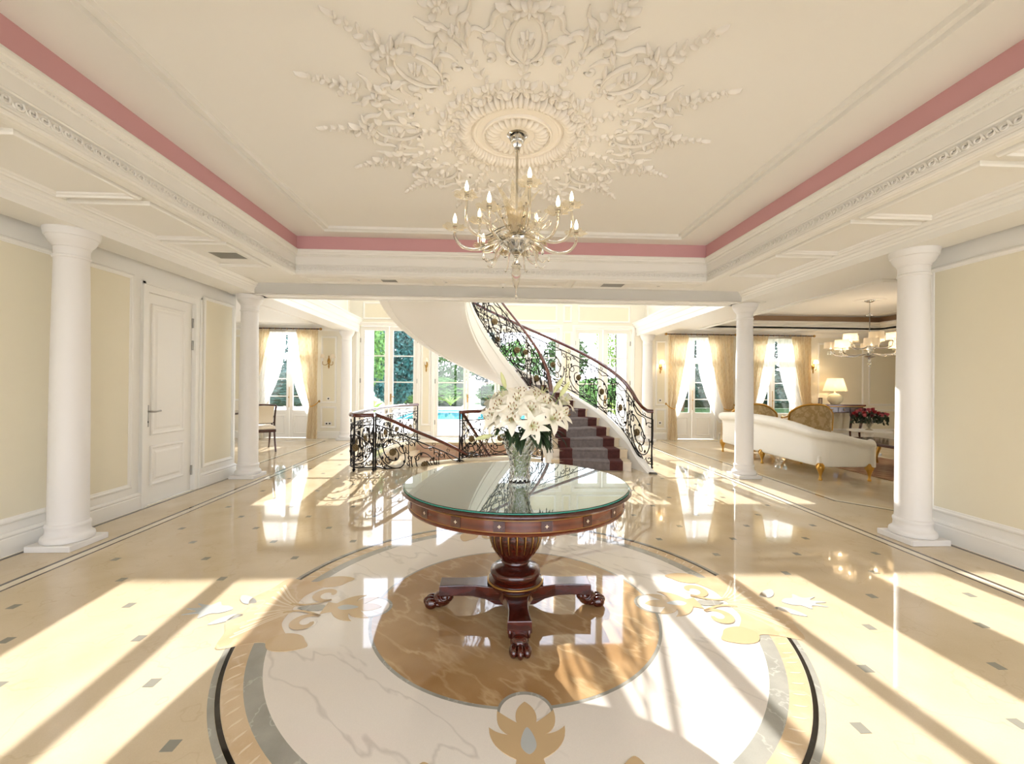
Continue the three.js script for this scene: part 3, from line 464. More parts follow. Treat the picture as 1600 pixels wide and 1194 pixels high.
// ================= CEILING ROSETTE =================
{
  const t = thing('ceiling_rosette', 'large white plaster rosette of scrolls and leaves on the upper ceiling', 'rosette', [0.02, HT, -3.18]); t.scale.setScalar(0.98);
  // relief is drawn in (radius, side) and laid against the ceiling, thickness downwards
  const lay = (g) => g.rotateX(PI / 2);
  const leaf = (x, y, a, l, w, h = 0.02) => { const g = new THREE.SphereGeometry(1, 8, 6); const p = g.attributes.position; for (let i = 0; i < p.count; i++) { const X = p.getX(i), k = 1 - 0.55 * Math.max(0, X); p.setXYZ(i, (X + 1) * l / 2, p.getY(i) * w / 2 * k * (1 + 0.2 * sin(X * 9)), p.getZ(i) * h * 2.2 * (1 - 0.25 * Math.abs(p.getY(i)))); } g.computeVertexNormals(); return g.rotateZ(a).translate(x, y, 0); };
  const scroll = (x, y, r, a0, turns, tail, w = 0.012) => { const n = 22, pts = spiral(x, y, r * 0.16, r, a0, a0 + turns, n).map((p) => V(p[0], p[1], 0.006)); if (tail) for (const q of tail) pts.push(V(q[0], q[1], 0.004)); return taper(pts, (u) => 1.3 * w * (0.55 + 0.6 * sin(Math.min(1, u * 1.1) * PI)) + 0.003, 40, 5); };
  const flower = (x, y, r, n = 6) => [...Array(n).keys()].map((k) => leaf(x, y, k / n * TAU, r, r * 0.55, 0.02)).concat([sph(r * 0.26, x, y, 0.012, 1, 1, 1, 8)]);
  const spray = (x, y, a, l, n) => { const o = []; for (let k = 0; k < n; k++) { const q = k / n, px = x + cos(a) * l * q, py = y + sin(a) * l * q, s = k % 2 ? 1 : -1, z = (1 - q * 0.5) * (0.85 + 0.3 * hash(k, n, 3)); o.push(leaf(px, py, a + s * (0.6 + 0.3 * hash(k, n, 8)), 0.07 * z, 0.028 * z, 0.013)); } o.push(leaf(x + cos(a) * l * 0.9, y + sin(a) * l * 0.9, a, 0.09, 0.03, 0.014)); return o; };
  const arm = (major) => {
    const o = [];
    // acanthus fan and shells against the disc
    for (const a of [-0.5, -0.25, 0, 0.25, 0.5]) o.push(leaf(0.345, a * 0.09, a * 1.1, 0.12 - Math.abs(a) * 0.05, 0.05, 0.028));
    for (const s of [1, -1]) { o.push(scroll(0.47, s * 0.055, 0.036, s * 2.5, s * -5.4, [[0.53, s * 0.02]], 0.009), leaf(0.42, s * 0.075, s * 0.9, 0.07, 0.03), leaf(0.52, s * 0.05, s * 0.7, 0.08, 0.035)); }
    o.push(...flower(0.55, 0, 0.05, 5));
    if (major) { // stem, oval cartouche of two scrolls round a flower, outer flower cluster and a long leafy tip
      o.push(...spray(0.6, 0, 0, 0.16, 5));
      for (const s of [1, -1]) {
        o.push(taper([[0.72, s * 0.02, 0.004], [0.8, s * 0.085, 0.008], [0.92, s * 0.1, 0.008], [1.02, s * 0.06, 0.006], [1.05, s * 0.015, 0.004]], (u) => 0.005 + 0.011 * sin(u * PI), 22, 5));
        o.push(scroll(0.755, s * 0.075, 0.036, s * -1.0, s * 5.2, null, 0.009), leaf(0.8, s * 0.1, s * 0.9, 0.09, 0.035), leaf(0.98, s * 0.09, s * 0.7, 0.07, 0.03), leaf(0.84, s * 0.015, s * 0.5, 0.07, 0.03));
        o.push(taper([[0.86, s * 0.105, 0.004], [0.9, s * 0.17, 0.006], [0.86, s * 0.225, 0.006], [0.78, s * 0.23, 0.004]], (u) => 0.004 + 0.012 * sin(u * PI), 16, 5), leaf(0.9, s * 0.16, s * 1.2, 0.1, 0.04), scroll(0.765, s * 0.2, 0.035, s * 1.4, s * -5, null, 0.008));
        o.push(leaf(1.1, s * 0.03, s * 1.0, 0.09, 0.035), leaf(1.16, s * 0.02, s * 0.6, 0.09, 0.03), leaf(1.08, s * 0.035, s * 2.2, 0.06, 0.025));
      }
      for (const s of [1, -1]) o.push(taper([[1.06, s * 0.03, 0.004], [1.1, s * 0.1, 0.008], [1.06, s * 0.17, 0.01], [0.98, s * 0.19, 0.008], [0.94, s * 0.24, 0.005]], (u) => 0.004 + 0.014 * sin(u * PI), 22, 5), leaf(1.09, s * 0.1, s * 1.3, 0.08, 0.03));
      o.push(...flower(0.92, 0, 0.045), ...flower(1.1, 0, 0.06), ...spray(1.15, 0, 0, 0.28, 9));
    } else { // long S scrolls that reach towards the neighbours, then a small cluster and tip
      o.push(...spray(0.6, 0, 0, 0.28, 8));
      for (const s of [1, -1]) {
        o.push(taper([[0.88, s * 0.015, 0.004], [0.97, s * 0.05, 0.007], [1.0, s * 0.11, 0.008], [0.94, s * 0.15, 0.006], [0.9, s * 0.12, 0.004], [0.93, s * 0.095, 0.003]], (u) => 0.004 + 0.01 * sin(Math.min(1, u * 1.2) * PI), 26, 5));
        o.push(taper([[1.0, s * 0.02, 0.004], [1.08, s * 0.06, 0.007], [1.1, s * 0.12, 0.007], [1.16, s * 0.16, 0.004]], (u) => 0.004 + 0.011 * sin(u * PI), 16, 5), leaf(1.06, s * 0.05, s * 1.1, 0.1, 0.04), leaf(0.96, s * 0.06, s * 0.3, 0.1, 0.04), leaf(1.2, s * 0.03, s * 0.8, 0.08, 0.03), leaf(1.14, s * 0.03, s * 1.6, 0.06, 0.026));
      }
      o.push(...flower(1.02, 0, 0.04, 5), ...flower(1.2, 0, 0.055), ...spray(1.24, 0, 0, 0.2, 7));
    }
    return lay(mg(o));
  };
  const arms = [arm(true), arm(false)];
  for (let k = 0; k < 16; k++) { const m = part(t, 'scroll_arm', arms[k % 2], M.plaster, k % 2 ? 'narrow leafy arm' : 'broad scrolled arm'); m.rotation.y = k * TAU / 16; }
  part(t, 'disc', lathe([[0.3, 0], [0.305, -0.012], [0.315, -0.02], [0.33, -0.018], [0.345, 0]].reverse(), 64), M.plaster);
  part(t, 'disc_field', cyl(0.305, 0.305, 0.012, 0, -0.006, 0, 64), M.plaster);
  const gad = leaf(0, 0, 0, 0.12, 0.05, 0.02).rotateX(PI / 2); for (let k = 0; k < 28; k++) { const m = part(t, 'gadroon', gad, M.plaster); m.rotation.y = k / 28 * TAU; m.position.set(0.125 * cos(m.rotation.y), -0.012, -0.125 * sin(m.rotation.y)); }
  part(t, 'disc_rim', lathe([[0.262, -0.01], [0.26, -0.03], [0.25, -0.034], [0.243, -0.02], [0.243, -0.01]], 64), M.plaster);
}

// ================= STAIRCASE =================
const SC = V(0.07, 0, -7.18), RI = 0.745, RO = 2.05, PH0 = -0.34, KR = 0.92, RISE = 0.15, DPH = RISE / KR, NST = 21;
const nos = (ph) => KR * (ph - PH0);                      // height of the nosing line
const sp = (r, ph, y) => V(SC.x + r * cos(ph), y, SC.z - r * sin(ph));
const railProf = [[-0.03, -0.02], [-0.02, -0.03], [0.02, -0.03], [0.03, -0.02], [0.034, 0], [0.028, 0.018], [0.012, 0.03], [-0.012, 0.03], [-0.028, 0.018], [-0.034, 0]];
// one wrought iron module of width w, drawn between the lower rail v = 0 and the upper rail v = h
function ironModule(w, h, map) {
  const k = Math.min(w * 0.47, h * 0.4), cx = w / 2, cy = h * 0.47, o = [], T = (pts, r = 0.0095, seg) => o.push(tube(pts.map((p) => map(p[0], p[1])), r, seg ?? pts.length * 2, 5));
  T(spiral(cx, cy, k, k * 0.32, -2.0, 7.4, 30)); T(spiral(cx, cy, k, k * 0.94, -2.0, -3.4, 6));
  T(spiral(cx + k * 0.62, cy + k * 0.42, k * 0.08, k * 0.33, 0, 7, 14), 0.0078); T(spiral(cx - k * 0.3, cy - k * 0.62, k * 0.06, k * 0.24, 2, -5, 12), 0.0078);
  T(spiral(cx - k * 0.6, cy + k * 0.25, k * 0.06, k * 0.2, 1, 7, 12), 0.0078);
  for (const [x, y, r, a, t] of [[0.08 * w, h * 0.86, 0.06, 0, -6.5], [0.92 * w, h * 0.84, 0.06, PI, 6.5], [0.09 * w, h * 0.12, 0.055, 0, 6.5], [0.9 * w, h * 0.13, 0.06, PI, -6.5], [0.03 * w, h * 0.5, 0.045, -1, 6], [0.97 * w, h * 0.34, 0.04, 2, 6], [0.96 * w, h * 0.63, 0.04, 2, -6], [0.3 * w, h * 0.06, 0.03, 0, 6], [0.7 * w, h * 0.94, 0.03, 0, 6]]) T(spiral(x, y, 0.012, r, a, a + t, 14), 0.0075);
  T([[0.08 * w + 0.06, h * 0.86], [0.2 * w, h * 0.98], [cx, cy + k + 0.015], [0.8 * w, h * 0.98], [0.92 * w - 0.06, h * 0.84]], 0.0078, 16);
  T([[0.09 * w + 0.05, h * 0.12], [0.25 * w, h * 0.02], [cx, cy - k - 0.01], [0.75 * w, h * 0.02], [0.9 * w - 0.06, h * 0.13]], 0.0078, 16);
  T([[0, 0], [0.012, h * 0.3], [-0.012, h * 0.65], [0, h]], 0.007, 8);
  for (const [x, y] of [[cx + k * 0.2, cy - k * 0.35], [cx - k * 0.25, cy + k * 0.6], [0.2 * w, h * 0.25], [0.8 * w, h * 0.72], [cx + k * 0.8, cy - k * 0.3]]) { const p = map(x, y); o.push(new THREE.OctahedronGeometry(0.02, 1).scale(1, 1.4, 0.6).translate(p.x, p.y, p.z)); }
  return mg(o);
}
function rosette(map, x, y, r) {
  const c = map(x, y), a = map(x + 0.01, y).sub(c).setY(0).normalize(), n = V(-a.z, 0, a.x), o = [];
  for (let k = 0; k < 8; k++) { const q = k / 8 * TAU; const g = sph(r * 0.42, 0, 0, 0, 1, 1, 0.5, 6); const p = c.clone().addScaledVector(a, r * 0.55 * cos(q)).add(V(0, r * 0.55 * sin(q), 0)); o.push(g.translate(p.x, p.y, p.z)); }
  o.push(sph(r * 0.45, c.x, c.y, c.z, 1, 1, 1, 8)); return mg(o);
}
// a balustrade along base(s), s in metres along its foot
function balustrade(t, base, L, { h = 0.98, modules, railPts, posts = [0, 1], ironTop }) {
  const lo = 0.07, up = ironTop ?? h - 0.13, map = (s0) => (u, v) => { const p = base(s0 + u); return V(p.x, p.y + lo + v, p.z); }, n = modules ?? Math.max(1, Math.round(L / 0.6)), w = L / n;
  const line = (v, r, k = 40) => tube(Array.from({ length: k + 1 }, (_, i) => { const p = base(L * i / k); return V(p.x, p.y + v, p.z); }), r, k * 2, 6);
  part(t, 'lower_rail', line(lo, 0.01), M.iron); part(t, 'upper_rail', line(up, 0.01), M.iron);
  const hp = railPts ?? Array.from({ length: 61 }, (_, i) => { const p = base(L * i / 60); return V(p.x, p.y + h, p.z); });
  part(t, 'handrail', sweep(hp, railProf, { smooth: true }), M.rail, 'polished reddish wooden handrail');
  for (let i = 0; i < n; i++) {
    const m = part(t, 'scroll_panel', ironModule(w, up - lo, map(i * w)), M.iron);
    part(m, 'rosette', rosette(map(i * w), w / 2, (up - lo) * 0.47, 0.064), M.bronze, 'bronze rosette');
  }
  const sm = []; const gap = h - 0.03 - up; for (let s = 0.15; s < L; s += 0.3) sm.push(tube(spiral(s, up - lo + gap / 2, 0.008, Math.min(0.04, gap * 0.46), 0, 7, 12).map((q) => map(0)(q[0], q[1])), 0.005, 20, 5)); part(t, 'rail_curl', sm, M.iron);
  for (const q of posts) { const p = base(L * q); part(t, 'post', [cyl(0.014, 0.014, h - 0.02, p.x, p.y + (h - 0.02) / 2, p.z, 8), sph(0.026, p.x, p.y + 0.03, p.z, 1, 0.8, 1, 8)], M.iron); }
  return t;
}
{
  const st = thing('spiral_staircase', 'white curved staircase with pale marble steps rising to the left', 'staircase');
  const stepMat = M.shell;
  for (let i = 0; i < NST; i++) {
    const a0 = PH0 + DPH * (i + 1) - 0.012, a1 = PH0 + DPH * (i + 2) + 0.012, y = RISE * (i + 1), y0 = Math.max(0, y - 0.2), n = 4, r0 = RI + 0.02, r1 = RO - 0.02;
    const sh = shapeOf([...arcPts(0, 0, r1, a0, a1, n), ...arcPts(0, 0, r0, a1, a0, n)]);
    const riser = flat(sh, y - 0.03, y - 0.03 - y0).translate(SC.x, 0, SC.z);
    const tr = flat(shapeOf([...arcPts(0, 0, r1, a0 - 0.016, a1, n), ...arcPts(0, 0, r0, a1, a0 - 0.03, n)]), y, 0.03).translate(SC.x, 0, SC.z);
    const m = part(st, 'step', riser, stepMat); part(m, 'tread', tr, stepMat);
  }
  const curve = (r, a0, a1, off, n = 70, flare) => Array.from({ length: n + 1 }, (_, i) => { const a = lerp(a0, a1, i / n), f = flare ? flare(a) : 0; return sp(r + f, a, Math.max(0, nos(a)) + off); });
  // closed strings: bands on each side, from under the soffit to just above the nosings
  const A1 = PH0 + DPH * (NST + 1), band = (r, w, a0, flare, name) => {
    const n = 90, prof = (a) => { const top = Math.max(0.03, (nos(a) + 0.09) * Math.min(1, 0.15 + (a - PH0 - 0.08) / 0.3)), bot = Math.max(0, nos(a) - 0.44); return [bot, top]; };
    const rows = []; for (let i = 0; i <= n; i++) { const a = lerp(a0, A1, i / n), f = flare(a), [b, t] = prof(a); rows.push([sp(r - w / 2 + f, a, b), sp(r + w / 2 + f, a, b), sp(r + w / 2 + f, a, t - 0.02), sp(r + w / 2 + f - 0.015, a, t), sp(r - w / 2 + f + 0.015, a, t), sp(r - w / 2 + f, a, t - 0.02)]); }
    const faces = []; for (let j = 0; j < 6; j++) faces.push(surf((u, v) => { const q = rows[Math.round(u * n)][(j + Math.round(v)) % 6]; return [q.x, q.y, q.z]; }, n, 1)); part(st, name, faces, M.trim);
  };
  const flareO = (a) => a < 0.25 ? Math.pow((0.25 - a) / 0.6, 2) * 0.4 : 0, flareI = (a) => a < 0.1 ? -Math.pow((0.1 - a) / 0.45, 2) * 0.06 : 0;
  band(RO, 0.13, PH0 + 0.08, flareO, 'outer_string'); band(RI, 0.09, PH0 + 0.08, flareI, 'inner_string');
  part(st, 'soffit', surf((u, v) => { const a = lerp(PH0 + 0.36, A1, u), q = sp(lerp(RI - 0.04, RO + 0.06, v), a, Math.max(0.005, nos(a) - 0.43)); return [q.x, q.y, q.z]; }, 80, 4), M.soffit, 'smooth white plaster underside');
  const mould = (r, dy) => sweep(curve(r, PH0 + 0.4, A1, dy), [[-0.012, -0.012], [0.012, -0.012], [0.012, 0.012], [-0.012, 0.012]]);
  part(st, 'string_moulding', [mould(RI - 0.05, -0.36), mould(RI - 0.05, -0.05)], M.trim);
  // landing above, reached at the left
  part(st, 'landing', [bb(-2.05, -0.55, 3.1, 3.3, -7.1, -6.35)], M.trim);

  // runner: three strips that follow treads and risers
  const run = thing('stair_runner', 'grey carpet runner with dark maroon borders on the staircase', 'carpet');
  const ribbon = (r0, r1, lift) => {
    const rows = []; for (let i = 0; i < NST; i++) { const a = PH0 + DPH * (i + 1) - 0.03, b = PH0 + DPH * (i + 2) - 0.03, y = RISE * (i + 1); rows.push([a - 0.006, y - RISE + lift, 0], [a - 0.006, y - 0.035, 0], [a - 0.012, y - 0.01, 1], [a - 0.004, y + lift, 1], [b - 0.006, y + lift, 1]); }
    const p = [], uv = [], ix = [], pushRow = ([a, y]) => { for (const r of [r0, r1]) { const q = sp(r, a, y); p.push(q.x, q.y, q.z); uv.push(r * 3, a * 4 + y * 3); } };
    for (let i = 0; i + 1 < rows.length; i++) { const k = p.length / 3; pushRow(rows[i]); pushRow(rows[i + 1]); ix.push(k, k + 1, k + 3, k, k + 3, k + 2); }
    const g = new THREE.BufferGeometry(); g.setAttribute('position', new THREE.Float32BufferAttribute(p, 3)); g.setAttribute('uv', new THREE.Float32BufferAttribute(uv, 2)); g.setIndex(ix); g.computeVertexNormals(); return g;
  };
  const pile = (c) => tex(128, (u, v) => { const k = 0.8 + 0.35 * hash(u * 128 | 0, v * 128 | 0, 5) * 0.6 + 0.2 * (fbm(u, v, 8, 3, 9) - 0.5); return [c[0] * k, c[1] * k, c[2] * k]; });
  const grey = std('#ffffff', 0.95, { map: pile([138, 128, 126]) }), mar = std('#ffffff', 0.95, { map: pile([92, 50, 46]) });
  part(run, 'carpet_field', ribbon(RI + 0.36, RI + 0.95, 0.008), grey); part(run, 'carpet_border', ribbon(RI + 0.15, RI + 0.365, 0.0095), mar, 'dark maroon border on the inner side'); part(run, 'carpet_border', ribbon(RI + 0.945, RI + 1.15, 0.0095), mar, 'dark maroon border on the outer side');

  // outer balustrade, its foot on the outer string; it flares out to a scrolled end
  const outer = []; for (let a = A1; a > 0.2; a -= 0.05) outer.push(sp(RO, a, nos(a) + 0.09));
  outer.push(V(2.12, 0.50, -7.4), V(2.17, 0.34, -7.15), V(2.23, 0.16, -6.98), V(2.34, 0.03, -6.88), V(2.43, 0.02, -6.86)); outer.reverse();
  const co = new THREE.CatmullRomCurve3(outer), Lo = co.getLength();
  const bo = thing('stair_balustrade', 'wrought iron balustrade with wooden handrail on the right, outer side of the staircase', 'balustrade');
  const rp = []; for (let i = 0; i <= 90; i++) { const s = i / 90, p = co.getPointAt(s), d = s * Lo; rp.push(V(p.x, Math.max(p.y + 0.93, 0.87 + d * 0.05), p.z)); }
  balustrade(bo, (s) => co.getPointAt(Math.min(1, Math.max(0, s / Lo))), Lo, { h: 0.93, ironTop: 0.8, modules: 12, railPts: rp, posts: [0.002] });
  const inner = []; for (let a = -0.12; a < A1; a += 0.05) inner.push(sp(RI, a, nos(a) + 0.09));
  const ci = new THREE.CatmullRomCurve3(inner), Li = ci.getLength();
  balustrade(thing('stair_balustrade', 'wrought iron balustrade with wooden handrail on the inner side of the staircase, above the lilies', 'balustrade'), (s) => ci.getPointAt(Math.min(1, Math.max(0, s / Li))), Li, { h: 0.93, ironTop: 0.8, modules: 6, posts: [0.002] });
}
// ---- guards round the stairs to the basement ----
{
  const line = (pts) => { const c = new THREE.CatmullRomCurve3(pts.map((p) => V(...p))); const L = c.getLength(); return [(s) => c.getPointAt(Math.min(1, Math.max(0, s / L))), L]; };
  const add = (label, pts, o) => { const [f, L] = line(pts); return balustrade(thing('stairwell_railing', label, 'railing'), f, L, { h: 0.87, ironTop: 0.72, ...o }); };
  add('curved iron railing with wooden top round the left end of the basement stairwell', [[-1.98, 0, -6.78], [-2.2, 0, -6.72], [-2.36, 0, -6.88], [-2.4, 0, -7.3], [-2.38, 0, -8.4], [-2.2, 0, -9.5], [-1.9, 0, -10.2]], { modules: 7, posts: [0, 0.08, 0.2, 1] });
  add('iron railing sloping down into the basement stairwell', [[-1.97, 0.0, -6.86], [-1.75, -0.1, -6.98], [-1.4, -0.29, -7.17], [-1.0, -0.5, -7.42], [-0.62, -0.74, -7.7]], { modules: 3, posts: [0] });
  add('curved iron railing behind the lily vase, round the inner well', [[-0.72, 0, -7.62], [-0.45, 0, -7.86], [0.05, 0, -7.98], [0.5, 0, -7.88], [0.74, 0, -7.68]], { modules: 3, posts: [0, 1] });
  add('iron railing descending steeply behind the lily vase', [[-0.68, -0.02, -7.7], [-0.5, -0.35, -7.98], [-0.25, -0.8, -8.28], [0.0, -1.2, -8.5]], { modules: 2, posts: [0] });
  // kerb, shaft and the steps going down
  const kerb = [[-2.22, 0, -9.2], [-2.22, 0, -6.92], [-1.5, 0, -7.16], [-0.72, 0, -7.68], [0.1, 0, -7.98], [0.72, 0, -7.75]];
  struct('trim_8', 'white marble kerb along the edge of the basement stairwell', 'kerb', sweep(kerb, [[-0.05, 0], [0.03, 0], [0.03, 0.04], [-0.05, 0.04]]), M.creamline);
  const well = structGroup('wall_stairwell', 'pinkish stone lined wall of the basement stairwell', 'wall');
  part(well, 'lining', [bb(-2.3, 1.0, -3, -0.002, -10.12, -10.3), bb(-2.42, -2.24, -3, -0.26, -6.7, -10.3), bb(0.92, 1.1, -3, -0.26, -6.7, -10.3), bb(-2.4, 1.1, -3, -0.26, -6.5, -6.7), bb(-2.4, 1.1, -3.1, -3, -6.5, -10.3)], M.rose);
  const stone = std('#c9a894', 0.55), stone2 = std('#bf9c86', 0.55), bk = rbox(0.39, 0.135, 0.03, 0.006, 0, 0, 0, 1);
  for (let j = 0; j < 6; j++) for (let i = 0; i < 9; i++) { const m = part(well, 'stone_block', bk, (i * 7 + j * 3) % 3 ? stone : stone2); m.position.set(-2.2 + (i + (j % 2) * 0.5) * 0.4, -0.12 - j * 0.145, -10.11); if (m.position.x > 0.75) well.remove(m); }
  const bs = thing('basement_stairs', 'pale marble steps going down into the basement stairwell', 'staircase');
  for (let i = 0; i < 11; i++) { const x = -2.1 + i * 0.27; part(bs, 'step', bb(x, x + 0.28, -0.17 * (i + 1) - 0.17, -0.17 * (i + 1), -8.2 - i * 0.06, -10.08), M.shell); }
}

// ================= CENTRE TABLE =================
const TBX = 0.007, TBZ = -2.683, TH = 0.772;
{
  const t = thing('round_table', 'round mahogany pedestal table in the middle of the medallion', 'table', [TBX, 0, TBZ]);
  part(t, 'table_top', lathe([[0, 0.74], [0.66, 0.74], [0.684, 0.742], [0.692, 0.75], [0.69, 0.756], [0.682, 0.762], [0, 0.762]].reverse(), 96, 0.3), M.mahogany);
  part(t, 'glass_top', lathe([[0.0, 0.7622], [0.672, 0.7622], [0.676, 0.765], [0.676, 0.7695], [0.672, 0.772], [0, 0.772]], 96, 0.3), phy('#f2fbf8', 0.0, { transmission: 1, thickness: 0.01, ior: 1.52, attenuationColor: new THREE.Color(0.25, 0.78, 0.72), attenuationDistance: 0.5 }), 'clear glass sheet with a green edge');
  part(t, 'glass_edge', lathe([[0.6762, 0.7640], [0.6785, 0.7652], [0.6785, 0.7692], [0.6762, 0.7702]], 96), phy('#46b8a4', 0.05, { transmission: 0.5, thickness: 0 }), 'polished green glass edge');
  part(t, 'apron', lathe([[0.6, 0.648], [0.642, 0.648], [0.652, 0.652], [0.654, 0.66], [0.648, 0.666], [0.646, 0.73], [0.654, 0.736], [0.655, 0.742]], 96), M.inlay, 'reddish inlaid band under the top');
  for (const y of [0.67, 0.726]) part(t, 'stringing', new THREE.TorusGeometry(0.6475, 0.0022, 6, 96).rotateX(PI / 2).translate(0, y, 0), M.brass);
  const sq = rbox(0.056, 0.052, 0.005, 0.001, 0, 0, 0, 1), star = []; for (let k = 0; k < 4; k++) star.push(box(k % 2 ? 0.003 : 0.0035, k % 2 ? 0.01 : 0.017, 0.0015).rotateZ(k * PI / 4)); const starG = mg(star), dash = rbox(0.15, 0.044, 0.004, 0.002, 0, 0, 0, 1);
  for (let k = 0; k < 18; k++) { const a = (k + 0.5) / 18 * TAU; const m = part(t, 'inlay_square', sq, M.mahogany); m.position.set(0.648 * sin(a), 0.698, 0.648 * cos(a)); m.rotation.y = a; const s = part(m, 'inlay_star', starG, M.shell); s.position.z = 0.003; }
  // fluted urn pedestal
  const urn = surf((u, v) => { const a = u * TAU, prof = [[0.0, 0.12], [0.1, 0.138], [0.25, 0.154], [0.42, 0.165], [0.55, 0.166], [0.66, 0.16], [0.76, 0.148], [0.85, 0.13], [0.93, 0.106], [1, 0.08]]; let r = 0.06; for (let i = 0; i + 1 < prof.length; i++) if (v >= prof[i][0] && v <= prof[i + 1][0]) { const q = (v - prof[i][0]) / (prof[i + 1][0] - prof[i][0]); r = lerp(prof[i][1], prof[i + 1][1], q); } const fl = Math.pow(Math.abs(sin(a * 10)), 0.6); r *= 1 - 0.055 * (1 - fl) * (v > 0.03 && v < 0.86 ? 1 : 0); return [r * sin(a), 0.655 - v * 0.365, r * cos(a)]; }, 160, 30, [4, 1]);
  part(t, 'urn', urn, M.mahogany, 'fluted urn shaped pedestal'); 
  const rib = taper(Array.from({ length: 7 }, (_, i) => { const v = 0.2 + i / 6 * 0.6, r = [0.15, 0.157, 0.1635, 0.167, 0.164, 0.156, 0.142][i]; return V(0, 0.655 - v * 0.365, r - 0.002); }), (u) => 0.0015 + 0.003 * sin(u * PI), 12, 5);
  for (let k = 0; k < 20; k++) { const m = part(t, 'brass_flute', rib, M.brass); m.rotation.y = (k + 0.0) / 20 * TAU; }
  part(t, 'collar', lathe([[0.07, 0.3], [0.086, 0.292], [0.09, 0.282], [0.082, 0.272], [0.078, 0.264], [0.1, 0.256], [0.134, 0.25], [0.15, 0.238], [0.155, 0.22], [0.15, 0.204], [0.138, 0.198], [0.15, 0.192], [0.165, 0.18], [0.168, 0.16], [0.16, 0.14], [0.14, 0.13], [0.02, 0.125]], 48), M.mahogany);
  part(t, 'brass_ring', new THREE.TorusGeometry(0.168, 0.006, 8, 64).rotateX(PI / 2).translate(0, 0.168, 0), M.brass);
  // four concave sided legs, each ending in a carved paw
  const half = [[0.0, 0.1], [0.1, 0.1], [0.16, 0.075], [0.24, 0.055], [0.34, 0.05], [0.44, 0.056], [0.455, 0.058]];
  const legShape = shapeOf([...half.map((p) => [p[0], p[1]]), ...half.slice().reverse().map((p) => [p[0], -p[1]])]);
  const side = (x) => 0.155 - 0.02 * Math.min(1, x / 0.45);
  const legG = extr(legShape, 0.055, { bevelEnabled: true, bevelSize: 0.005, bevelThickness: 0.005, bevelSegments: 2 }).rotateX(-PI / 2).translate(0, 0.094, 0);
  const arch = extr(shapeOf([[0.0, 0.1], [0.46, 0.1], [0.46, 0.075], [0.36, 0.088], [0.26, 0.082], [0.18, 0.062], [0.12, 0.03], [0.0, 0.02]]), 0.07, { bevelEnabled: true, bevelSize: 0.003, bevelThickness: 0.006, bevelSegments: 2 }).translate(0, 0, -0.035);
  const paw = mg([sph(0.05, 0.45, 0.05, 0, 1.15, 0.9, 1.0, 14), sph(0.034, 0.512, 0.034, 0.034, 1.15, 0.95, 0.7, 10), sph(0.036, 0.522, 0.034, 0, 1.15, 0.95, 0.6, 10), sph(0.034, 0.512, 0.034, -0.034, 1.15, 0.95, 0.7, 10), sph(0.04, 0.42, 0.07, 0.022, 1.1, 0.8, 0.8, 10), sph(0.04, 0.42, 0.07, -0.022, 1.1, 0.8, 0.8, 10), tube(spiral(0.43, 0.085, 0.008, 0.03, 0, 7, 14).map((p) => V(p[0], p[1], 0.05)), 0.008, 24, 6), tube(spiral(0.43, 0.085, 0.008, 0.03, 0, 7, 14).map((p) => V(p[0], p[1], -0.05)), 0.008, 24, 6), sph(0.028, 0.47, 0.028, 0, 1.5, 0.9, 1.6, 10)]);
  for (let k = 0; k < 4; k++) { const m = part(t, 'leg', mg([legG.clone(), arch.clone()]), M.mahogany); m.rotation.y = k * PI / 2; part(m, 'paw_foot', paw, M.mahogany, 'carved lion paw foot'); }
}
